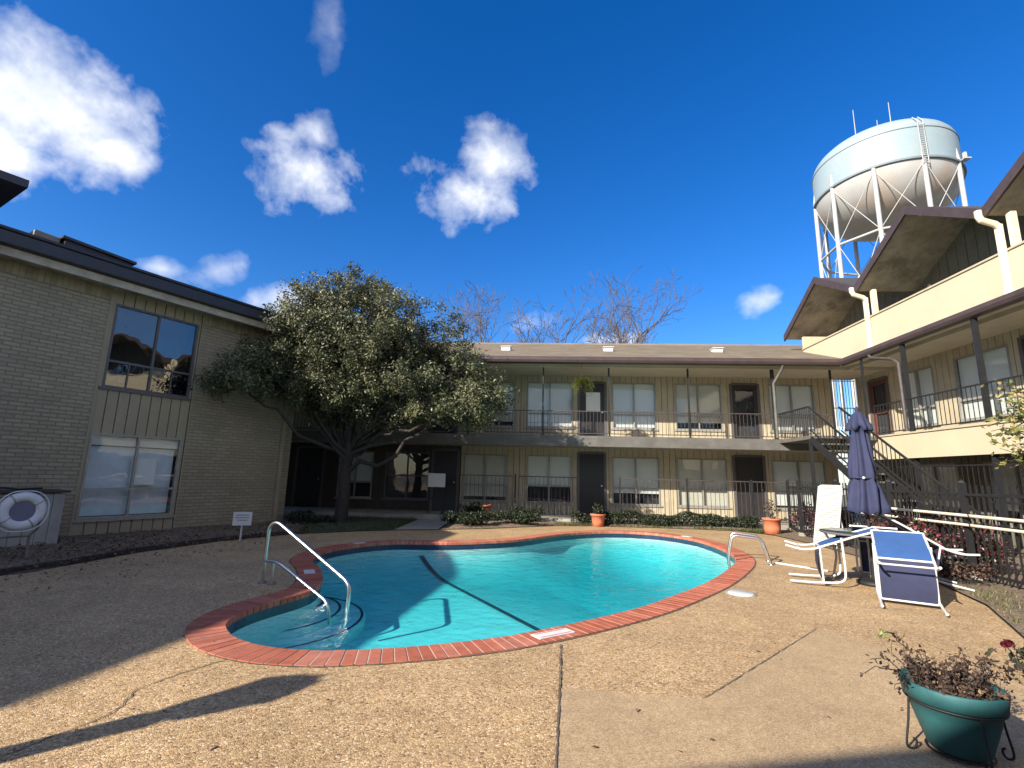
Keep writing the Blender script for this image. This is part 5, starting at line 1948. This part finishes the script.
for z in (-0.25, -0.5):
    c_ = Vector((La.x, La.y, z)) + ldir * (dd + 0.10)
    mb.bar(c_ - ltan * 0.22, c_ + ltan * 0.22, 0.07, 0.03)
mb.build('step', 'white', ld)

# skimmer lid
p = atz(741, 594, 0)
sk = root('skimmer_lid', 'round cream skimmer lid set in the deck outside the right coping', 'lid', (p.x, p.y, 0))
mb = MB()
mb.lathe([(0.155, 0.0), (0.155, 0.012), (0.145, 0.018), (0.0, 0.018)], 36, (p.x, p.y, 0.001))
mb.build('lid', 'white', sk)
mb = MB()
mb.lathe([(0.185, 0.001), (0.185, 0.006), (0.157, 0.006)], 36, (p.x, p.y, 0.001))
mb.build('rim', 'concrete', sk)

# depth tiles on the coping
def tile_on_coping(px, py, w, label, red=False, d=0.14, shift=0.5):
    q = atz(px, py, 0.03)
    i = min(range(nb), key=lambda k: ((INN[k].lerp(OUT[k], 0.5)) - Vector((q.x, q.y, 0))).length)
    c = INN[i].lerp(OUT[i], shift)
    t = (INN[(i + 1) % nb] - INN[i - 1]).normalized()
    n = Vector((t.y, -t.x, 0))
    Mx = Matrix(((t.x, n.x, 0, c.x), (t.y, n.y, 0, c.y), (0, 0, 1, 0.012), (0, 0, 0, 1)))
    r = root('marker_tile', label, 'tile', (c.x, c.y, 0.03), group='white tiles set on the coping')
    mb = MB()
    mb.box((-w / 2, -d / 2, 0.0), (w / 2, d / 2, 0.008), M=Mx)
    mb.build('tile', 'whitetile', r, bevel=0.002)
    if red:
        mb = MB()
        for yy in (-d * 0.34, d * 0.34):
            mb.box((-w * 0.42, yy - 0.006, 0.008), (w * 0.42, yy + 0.006, 0.0095), M=Mx)
        mb.build('red_border', 'redtile', r)


tile_on_coping(553, 634, 0.40, 'long white red edged tile on the near coping above the deck joint', True)
tile_on_coping(308, 571, 0.26, 'pale tile on the shaded coping beside the handrail')
tile_on_coping(362, 543, 0.22, 'reddish white tile on the far left coping beyond the handrail', True)
tile_on_coping(684, 536, 0.26, 'white tile on the far right coping before the orange pot')

# equipment cabinet with life ring stand
cabM = LM
cab = root('equipment_cabinet', 'grey timber equipment cabinet with dark lid against the left brick wall', 'cabinet', LM @ Vector((-2.2, -0.35, 0)), LRZ)
mb = MB()
s0_, s1_ = -3.4, -1.42
wv = s1_ - s0_
nbd = 12
for k in range(nbd):
    a = s0_ + wv * k / nbd
    mb.box((a + 0.004, -0.75, 0.0), (a + wv / nbd - 0.004, -0.72, 0.90 + random.uniform(-0.004, 0.004)), M=LM)
for k in range(4):
    a = -0.72 + 0.68 * k / 4
    mb.box((s1_ - 0.03, a + 0.004, 0.0), (s1_, a + 0.16, 0.90), M=LM)
mb.box((s0_, -0.715, 0.02), (s1_ - 0.035, -0.04, 0.88), M=LM)
mb.build('box', 'cabinet', cab)
mb = MB()
mb.box((s0_ - 0.05, -0.80, 0.915), (s1_ + 0.05, -0.03, 0.955), M=LM)
mb.build('lid', 'fascia_dark', cab, bevel=0.006)
mb = MB()
mb.tube([LM @ Vector((-2.5, -0.5, 0.96)), LM @ Vector((-2.2, -0.55, 1.0)), LM @ Vector((-2.0, -0.5, 0.97)), LM @ Vector((-1.7, -0.55, 0.99))], 0.018, 6)
mb.build('cable', 'iron', cab)

rp = at(22, 511, 6.9)
lr = root('life_ring', 'white life ring hung on a stand in front of the grey cabinet', 'life ring', (rp.x, rp.y, rp.z))
fw_ = (CAM - rp)
fw_.z = 0
fw_.normalize()
fw_ = (fw_ + Vector((0.9, -0.1, 0))).normalized()
sd_ = Vector((-fw_.y, fw_.x, 0))
mb = MB()
Rr, rr_ = 0.205, 0.066
NV, NU = 48, 14
vv, ff = [], []
for i in range(NV):
    a = 2 * pi * i / NV
    for j in range(NU):
        b = 2 * pi * j / NU
        q = rp + (sd_ * cos(a) + Vector((0, 0, 1)) * sin(a)) * (Rr + rr_ * cos(b)) + fw_ * rr_ * 0.8 * sin(b)
        vv.append(q)
for i in range(NV):
    for j in range(NU):
        ff.append((i * NU + j, ((i + 1) % NV) * NU + j, ((i + 1) % NV) * NU + (j + 1) % NU, i * NU + (j + 1) % NU))
mb.add(vv, ff, 0.5, True)
ring_o = mb.build('ring', 'ring', lr)
mb = MB()
for a in (0.6, 2.2, 3.75, 5.3):
    pts = []
    for j in range(13):
        b = 2 * pi * j / 12
        pts.append(rp + (sd_ * cos(a) + Vector((0, 0, 1)) * sin(a)) * (Rr + (rr_ + 0.004) * cos(b)) + fw_ * (rr_ * 0.8 + 0.004) * sin(b))
    mb.tube(pts, 0.010, 5)
mb.build('strap', 'steel', lr)
mb = MB()
pts = []
for k in range(33):
    a = 2 * pi * k / 32
    pts.append(rp + (sd_ * cos(a) + Vector((0, 0, 1)) * sin(a)) * (Rr + rr_ + 0.012 + 0.022 * abs(sin(2 * a))) + fw_ * 0.03)
mb.tube(pts, 0.008, 5)
mb.build('rope', 'ring', lr)
ls = root('ring_stand', 'tubular stand with forked legs that holds the life ring', 'stand', (rp.x, rp.y, 0))
mb = MB()
bk = rp - fw_ * 0.12
for sgn in (-1, 1):
    mb.tube(rounded([Vector((bk.x, bk.y, 0)) + sd_ * 0.19 * sgn, Vector((bk.x, bk.y, 0.38)) + sd_ * 0.17 * sgn, Vector((bk.x, bk.y, rp.z - 0.28)) + sd_ * 0.26 * sgn,
                     Vector((bk.x, bk.y, rp.z + 0.2)) + sd_ * 0.26 * sgn], 0.06), 0.018, 8)
mb.tube([Vector((bk.x, bk.y, rp.z + 0.2)) + sd_ * 0.26, Vector((bk.x, bk.y, rp.z + 0.2)) - sd_ * 0.26], 0.016, 8)
mb.tube([Vector((bk.x, bk.y, 0.36)) + sd_ * 0.17, Vector((bk.x, bk.y, 0.36)) - sd_ * 0.17], 0.014, 8)
mb.build('frame', 'timber', ls)
mb = MB()
q = rp + fw_ * 0.02
mb.poly([(q.x + sd_.x * 0.16 * cos(2 * pi * k / 16), q.y + sd_.y * 0.16 * cos(2 * pi * k / 16)) for k in (0, )] + [(q.x - sd_.x * 0.16, q.y - sd_.y * 0.16), (q.x - sd_.x * 0.16 - fw_.x * 0.06, q.y - sd_.y * 0.16 - fw_.y * 0.06), (q.x + sd_.x * 0.16 - fw_.x * 0.06, q.y + sd_.y * 0.16 - fw_.y * 0.06)], rp.z - 0.15, rp.z + 0.15)
mb.build('throw_bag', 'ringblue', ls, bevel=0.02)

# small sign on a post
sp_ = atz(240, 541, 0.0)
sg = root('yard_sign', 'small white sign on a short post in the mulch by the left wall', 'sign', (sp_.x, sp_.y, 0))
mb = MB()
mb.bar((sp_.x, sp_.y, 0), (sp_.x, sp_.y, 0.52), 0.035, 0.02)
mb.build('post', 'white', sg)
mb = MB()
mb.box((-0.17, -0.03, 0.30), (0.17, -0.014, 0.56), M=Matrix.Translation((sp_.x, sp_.y, 0)) @ Matrix.Rotation(rad(20), 4, 'Z'))
mb.build('board', 'white', sg, bevel=0.004)
mb = MB()
SMx = Matrix.Translation((sp_.x, sp_.y, 0)) @ Matrix.Rotation(rad(20), 4, 'Z')
for z, w in ((0.49, 0.12), (0.44, 0.13), (0.39, 0.09)):
    mb.box((-w, -0.0325, z), (w, -0.0305, z + 0.022), M=SMx)
mb.build('faded_lines', 'cabinet', sg)

# table, umbrella, chairs
TC = Vector((4.75, 7.65, 0))
tbl = root('patio_table', 'round dark topped patio table under the closed navy umbrella', 'table', TC)
mb = MB()
mb.lathe([(0.03, 0.0), (0.60, 0.0), (0.615, -0.012), (0.60, -0.0085), (0.03, -0.0085)], 48, (TC.x, TC.y, 0.715))
mb.build('tabletop', 'tabletop', tbl)
mb = MB()
ringp = [TC + Vector((0.61 * cos(2 * pi * k / 40), 0.61 * sin(2 * pi * k / 40), 0.70)) for k in range(41)]
mb.tube(ringp, 0.016, 8)
mb.build('rim', 'slabedge', tbl)
for k in range(4):
    a = pi / 4 + k * pi / 2 + 0.3
    d = Vector((cos(a), sin(a), 0))
    mb = MB()
    mb.tube(rounded([TC + d * 0.56 + Vector((0, 0, 0.69)), TC + d * 0.42 + Vector((0, 0, 0.4)), TC + d * 0.50 + Vector((0, 0, 0.0))], 0.1), 0.017, 8)
    mb.build('leg', 'white', tbl)

um = root('patio_umbrella', 'closed navy umbrella standing upright through the patio table', 'umbrella', TC)
mb = MB()
mb.tube([TC, TC + Vector((0, 0, 2.5))], 0.020, 10)
mb.build('pole', 'iron', um)
mb = MB()
# folded canopy: pleated, gathered by a tie at mid height
profu = [(0.03, 2.47), (0.085, 2.42), (0.15, 2.30), (0.155, 2.25), (0.10, 2.26), (0.10, 2.10), (0.12, 1.9), (0.14, 1.7), (0.155, 1.55), (0.15, 1.50), (0.145, 1.46), (0.16, 1.38), (0.18, 1.22), (0.20, 1.08), (0.205, 1.0), (0.185, 0.985)]
NP = 8
nseg = 64
vv, ff = [], []
for r_, z in profu:
    for k in range(nseg):
        a = 2 * pi * k / nseg
        amp = 0.0 if z > 2.4 else (0.20 if z > 1.6 else (0.12 if z > 1.42 else 0.26))
        rr = r_ * (1 + amp * cos(NP * a + 0.8 * sin(3 * z) + 0.35 * sin(2 * a + 1)) + 0.09 * sin(3 * a + z * 4) + 0.05 * sin(5 * a - z * 7))
        zz = z + (0.02 * cos(NP * a) if z < 1.12 else 0) - (0.035 * (1 + cos(NP * a)) if 2.2 < z < 2.32 else 0)
        vv.append((TC.x + rr * cos(a), TC.y + rr * sin(a), zz))
for i in range(len(profu) - 1):
    for k in range(nseg):
        ff.append((i * nseg + k, (i + 1) * nseg + k, (i + 1) * nseg + (k + 1) % nseg, i * nseg + (k + 1) % nseg))
mb.add(vv, ff, 0.5, True)
mb.build('canopy', 'navy', um)
mb = MB()
tp = [TC + Vector((0.165 * cos(2 * pi * k / 28), 0.165 * sin(2 * pi * k / 28), 1.49)) for k in range(29)]
mb.tube(tp, 0.012, 6)
mb.build('tie', 'navy', um)
mb = MB()
bq = TC + (CAM - TC).normalized() * 0.175
mb.lathe([(0.0, 0.02), (0.018, 0.012), (0.02, 0), (0.018, -0.012), (0, -0.02)], 10, (bq.x, bq.y, 1.49))
mb.build('buckle', 'white', um)
mb = MB()
mb.lathe([(0.03, 2.46), (0.028, 2.50), (0.035, 2.52), (0.0, 2.56)], 12, (TC.x, TC.y, 0))
mb.build('finial', 'navy', um)
mb = MB()
mb.lathe([(0.0, 0.0), (0.22, 0.0), (0.22, 0.04), (0.16, 0.07), (0.04, 0.09), (0.035, 0.3), (0.0, 0.3)], 28, (TC.x, TC.y, 0.002))
mb.build('base', 'iron', um)


def make_chair(label, loc, yawc, tip):
    c = root('sling_chair', label, 'chair', loc, group='blue sling chairs tipped against the table', euler=(0, rad(tip), rad(yawc)))
    W2 = 0.27
    for sgn in (-1, 1):
        y = W2 * sgn
        mb = MB()
        # back tube running down into the curved rear leg
        mb.tube(curve3([(-0.23, y, 1.14), (-0.15, y, 0.86), (-0.06, y, 0.60), (0.0, y, 0.42), (0.025, y, 0.34), (0.03, y, 0.18), (-0.02, y, 0.0)]), 0.0148, 10)
        mb.build('back_tube', 'white', c, local=True)
        mb = MB()
        mb.tube(rounded([(-0.13, y * 1.04, 0.69), (0.28, y * 1.06, 0.685), (0.455, y * 1.06, 0.66), (0.47, y * 1.04, 0.30), (0.46, y * 1.04, 0.0)], 0.13), 0.0148, 10)
        mb.build('arm_leg_tube', 'white', c, local=True)
    mb = MB()
    mb.tube([(-0.23, -W2, 1.14), (-0.23, W2, 1.14)], 0.013, 8)
    mb.build('top_bar', 'white', c, local=True)
    mb = MB()
    mb.tube(rounded([(0.0, -W2, 0.42), (0.47, -W2, 0.41), (0.47, W2, 0.41), (0.0, W2, 0.42), (0.0, -W2, 0.42)], 0.02), 0.013, 8)
    mb.build('seat_frame', 'white', c, local=True)
    mb = MB()
    mb.tube([(0.02, -W2, 0.16), (0.02, W2, 0.16)], 0.011, 8)
    mb.build('stretcher', 'white', c, local=True)

    def sheet(prof_, name, mat):
        n = 8
        vs, fs = [], []
        for (x, z, sag) in prof_:
            for k in range(n + 1):
                u = -1 + 2 * k / n
                vs.append((x, u * (W2 - 0.008), z))
        m = n + 1
        k2 = len(vs)
        off = []
        for i, (x, z, sag) in enumerate(prof_):
            j = min(i + 1, len(prof_) - 1)
            i0 = max(i - 1, 0)
            t = Vector((prof_[j][0] - prof_[i0][0], 0, prof_[j][1] - prof_[i0][1])).normalized()
            nrm = Vector((t.z, 0, -t.x))
            for k in range(n + 1):
                off.append(Vector(vs[i * m + k]) + nrm * 0.006)
        vs2 = vs + [tuple(o_) for o_ in off]
        for i in range(len(prof_) - 1):
            for k in range(n):
                a = i * m + k
                fs.append((a, a + 1, a + m + 1, a + m))
                fs.append((k2 + a + m, k2 + a + m + 1, k2 + a + 1, k2 + a))
        mb = MB()
        mb.add(vs2, fs, 0.5, True)
        return mb.build(name, mat, c, local=True)
    sheet([(-0.225, 1.13, 0), (-0.175, 0.98, 0), (-0.13, 0.80, 0), (-0.085, 0.65, 0), (-0.03, 0.50, 0), (0.0, 0.43, 0)], 'backrest', 'sling')
    sheet([(0.01, 0.425, 0), (0.12, 0.385, 0), (0.25, 0.375, 0), (0.37, 0.39, 0), (0.465, 0.412, 0)], 'seat', 'navy')
    return c


ch = make_chair('blue sling chair nearest the camera tipped with its back on the table edge', (4.13, 6.03, 0.50), 60, 87)
for lab, loc, yw in (('blue sling chair tipped on the table from the pool side with feet towards the pool', (3.62, 7.80, 0.50), -24),
                     ('blue sling chair tipped on the table from the fence side with curved white legs', (6.02, 7.55, 0.475), 160),
                     ('blue sling chair half hidden behind the table on its far side', (5.50, 8.55, 0.50), 232)):
    c2 = copy_tree(ch)
    c2['label'] = lab
    c2.location = loc
    c2.rotation_euler = (0, rad(76 if yw == 160 else 87), rad(yw))

# white strap lounge propped upright on the fence
cb_ = Vector((6.32, 11.75, 0.0))
lo = root('chaise_lounge', 'white strapped chaise lounge propped upright against the fence left of the umbrella', 'lounge chair', cb_)
dn = Vector((-0.94, -0.34, 0)).normalized()     # faces the pool
sd2 = Vector((-dn.y, dn.x, 0))


def CP(u, v, w):     # u across, v up the panel, w outwards
    up_ = (Vector((0, 0, 1)) * 0.975 - dn * 0.22).normalized()
    return cb_ + sd2 * u + up_ * v + dn * w


mb = MB()
mb.tube(rounded([CP(-0.29, 0.0, 0), CP(-0.29, 1.38, 0), CP(0.29, 1.38, 0), CP(0.29, 0.0, 0)], 0.08), 0.018, 8)
mb.tube([CP(-0.29, 0.1, 0), CP(0.29, 0.1, 0)], 0.016, 8)
mb.build('frame', 'white', lo)
mb = MB()
v_ = 0.13
while v_ < 1.34:
    a, b, c, d = CP(-0.305, v_, 0.022), CP(0.305, v_, 0.022), CP(0.305, v_ + 0.046, 0.022 + 0.006 * sin(v_ * 40)), CP(-0.305, v_ + 0.046, 0.022)
    e = [p - dn * 0.006 for p in (a, b, c, d)]
    mb.add([a, b, c, d] + e, [(0, 1, 2, 3), (7, 6, 5, 4), (0, 4, 5, 1), (2, 6, 7, 3), (1, 5, 6, 2), (3, 7, 4, 0)])
    v_ += 0.054
mb.build('straps', 'strap', lo)
mb = MB()
mb.tube(rounded([CP(-0.26, 0.75, -0.02), CP(-0.26, 0.25, -0.22), CP(0.26, 0.25, -0.22), CP(0.26, 0.75, -0.02)], 0.06), 0.015, 8)
mb.build('folded_leg', 'white', lo)
# loose white pole on the deck by the left chair
p0, p1 = atz(776, 563, 0.02), atz(828, 571, 0.02)
t = root('pole', 'thin white pole lying on the deck between the ladder and the chairs', 'pole', (p0.x, p0.y, 0.02))
mb = MB()
mb.tube([p0, p1], 0.016, 8)
mb.build('shaft', 'white', t)

# ------------------------------------------------------------------ pots
def pot(name, label, c, R1, R2, h, mat, rim=0.05, group=None):
    t = root(name, label, 'pot', c, group=group)
    mb = MB()
    mb.lathe([(0.0, 0.0), (R2, 0.0), (R2 + (R1 - R2) * 0.4, h * 0.4), (R1 * 0.95, h - rim), (R1 * 1.06, h - rim), (R1 * 1.08, h), (R1 * 0.97, h), (R1 * 0.93, h - 0.05), (0.0, h - 0.05)], 36, c)
    mb.build('body', mat, t)
    mb = MB()
    mb.lathe([(0.0, h - 0.046), (R1 * 0.92, h - 0.047)], 24, c)
    mb.build('soil', 'soil', t)
    return t


pot('terracotta_pot', 'round orange terracotta pot beside the fence at the far right of the deck', (6.35, 14.35, 0.0), 0.23, 0.20, 0.42, 'terracotta')
shrub('potted_plant', 'dry twiggy plant growing in the orange pot by the fence', 'plant', (6.35, 14.35, 0.38), 0.25, 0.25, 0.55, 'dead', 160, 0.06, stems=14)
pot('terracotta_pot', 'terracotta pot with pale rim in the far bed before the dark middle door', (1.68, 14.98, 0.0), 0.21, 0.15, 0.36, 'terracotta')
shrub('potted_plant', 'small green plant growing in the pot before the middle door', 'plant', (1.68, 14.98, 0.32), 0.22, 0.22, 0.32, 'hedge', 420, 0.07)
pot('terracotta_pot', 'shaded terracotta pot behind the dark bushes at the left end of the bed', (-1.75, 15.35, 0.15), 0.22, 0.16, 0.36, 'terracotta')

# teal planter in its wire stand, foreground
tp_ = at(963, 690, 3.15)
PC = Vector((2.235, 3.05, 0.0))
pl = root('planter', 'large teal plastic planter in a black wire stand at the lower right', 'planter', PC)
mb = MB()
z0 = 0.03
mb.lathe([(0.0, z0), (0.125, z0), (0.135, z0 + 0.01), (0.185, z0 + 0.165), (0.204, z0 + 0.24), (0.218, z0 + 0.242), (0.230, z0 + 0.315), (0.224, z0 + 0.323), (0.210, z0 + 0.321), (0.202, z0 + 0.265), (0.0, z0 + 0.265)], 64, tuple(PC))
mb.build('pot', 'teal', pl)
mb = MB()
mb.lathe([(0.0, z0 + 0.28), (0.20, z0 + 0.27)], 32, tuple(PC))
mb.build('soil', 'soil', pl)
mb = MB()
rg = [PC + Vector((0.212 * cos(2 * pi * k / 40), 0.212 * sin(2 * pi * k / 40), z0 + 0.232)) for k in range(41)]
mb.tube(rg, 0.006, 6)
rg = [PC + Vector((0.14 * cos(2 * pi * k / 40), 0.14 * sin(2 * pi * k / 40), z0 - 0.006)) for k in range(41)]
mb.tube(rg, 0.005, 6)
sdir_ = Vector((cos(rad(-8)), sin(rad(-8)), 0))
for k in range(4):
    a = rad(172) + k * pi / 2
    d = Vector((cos(a), sin(a), 0))
    mb.tube(curve3([PC + d * 0.212 + Vector((0, 0, z0 + 0.235)), PC + d * 0.225 + Vector((0, 0, 0.15)), PC + d * 0.245 + Vector((0, 0, 0.03)), PC + d * 0.225 + Vector((0, 0, 0.008)), PC + d * 0.203 + Vector((0, 0, 0.02)), PC + d * 0.197 + Vector((0, 0, 0.05)), PC + d * 0.211 + Vector((0, 0, 0.058))]), 0.0055, 6)
mb.build('wire_stand', 'iron', pl)
dp = root('dead_plant', 'withered brown plant with straggling stems in the teal planter', 'plant', PC + Vector((0, 0, 0.30)))
s, l = MB(), MB()
for k in range(115):
    a = random.uniform(0, 2 * pi)
    r0_ = random.random() ** 0.5 * 0.17
    b0 = PC + Vector((cos(a) * r0_, sin(a) * r0_, z0 + 0.27))
    e = b0 + Vector((cos(a) * random.uniform(0, 0.12), sin(a) * random.uniform(0, 0.12), random.choice((0.05, 0.08, 0.1, 0.14, 0.2)) * random.uniform(0.7, 1.2)))
    pts = limb(s, b0, e, 0.0035, 0.0015, 4, wob=0.3)
    for p in pts[1:]:
        for _ in range(4):
            l.leaf(p + rnd_dir() * 0.018, random.uniform(0.012, 0.036), rnd_dir(), min(1, max(0, random.gauss(0.5, 0.28))), 0.55)
for (e, nlf) in ((Vector((-0.40, 0.02, 0.10)), 14), (Vector((-0.46, -0.02, 0.04)), 14), (Vector((-0.26, 0.10, 0.22)), 6), (Vector((0.34, -0.05, 0.12)), 22), (Vector((0.38, 0.06, 0.02)), 22), (Vector((-0.33, -0.05, -0.02)), 10), (Vector((0.30, 0.1, 0.10)), 16)):
    b0 = PC + Vector((e.x * 0.3, e.y * 0.3, z0 + 0.285))
    pts = limb(s, b0, PC + Vector((0, 0, z0 + 0.315)) + e, 0.004, 0.002, 4, wob=0.25, sag=0.05, seg=8)
    for _ in range(nlf):
        p = random.choice(pts[2:])
        l.leaf(p + rnd_dir() * 0.025, random.uniform(0.018, 0.042), rnd_dir(), min(1, max(0, random.gauss(0.25, 0.2))), 0.55)
s.build('stems', 'bark', dp)
l.build('foliage', 'dead', dp)
l = MB()
q = PC + Vector((-0.26, 0.10, z0 + 0.53))
for _ in range(9):
    l.leaf(q + rnd_dir() * 0.025, 0.035, rnd_dir(), random.random(), 0.6)
l.build('green_shoot', 'lime', dp)

# hanging fern under the eave
hp = at(582, 386, 15.15)
hf = root('hanging_fern', 'bright green fern in a hanging basket under the far eave', 'plant', hp)
mb = MB()
mb.lathe([(0.0, -0.10), (0.08, -0.09), (0.12, 0.02), (0.11, 0.03), (0.0, 0.02)], 20, tuple(hp))
mb.build('basket', 'bark', hf)
mb = MB()
for k in range(3):
    a = 2 * pi * k / 3
    mb.tube([hp + Vector((0.11 * cos(a), 0.11 * sin(a), 0.02)), hp + Vector((0, 0, 0.45))], 0.004, 4)
mb.tube([hp + Vector((0, 0, 0.45)), Vector((hp.x, hp.y, ZS - 0.06))], 0.005, 4)
mb.build('hanger', 'iron', hf)
l = MB()
for k in range(110):
    a = random.uniform(0, 2 * pi)
    R_ = random.uniform(0.12, 0.44)
    top = random.uniform(0.05, 0.30)
    drop = random.uniform(0.05, 0.40)
    sdv = Vector((-sin(a), cos(a), 0))
    tn = min(1, max(0, random.gauss(0.5, 0.25)))
    for i in range(16):
        t = (i + 1) / 16
        p = hp + Vector((cos(a) * R_ * t, sin(a) * R_ * t, 0.02 + top * sin(pi * min(1, t * 0.9)) - drop * t * t))
        w = 0.075 * (1.05 - t)
        for sg_ in (-1, 1):
            tip = p + sdv * sg_ * (w + 0.012) + Vector((cos(a), sin(a), 0)) * 0.02 - Vector((0, 0, 0.012))
            l.add([p, p + Vector((cos(a), sin(a), 0)) * 0.034, tip], [(0, 1, 2)], min(1, max(0, tn + random.gauss(0, 0.1))))
l.build('fronds', 'lime', hf)

# lamp post outside the frame whose shadow crosses the near deck
hh_ = 2.35
kk = hh_ / math.tan(SUN_EL) * 0.7071
lb = Vector((-1.49 - kk, 3.66 - kk, 0))
lpst = root('lamp_post', 'dark garden lamp post by the left of the deck that throws the long shadow', 'lamp post', lb)
mb = MB()
mb.lathe([(0.14, 0), (0.14, 0.12), (0.10, 0.16), (0.095, 1.80), (0.11, 1.84), (0.05, 1.90), (0.0, 1.90)], 18, tuple(lb))
mb.build('post', 'iron', lpst)
mb = MB()
mb.lathe([(0.05, 1.90), (0.13, 1.93), (0.19, 2.14), (0.22, 2.16), (0.12, 2.28), (0.02, 2.32), (0.0, 2.40)], 6, tuple(lb), smooth=False)
mb.build('lantern', 'iron', lpst)
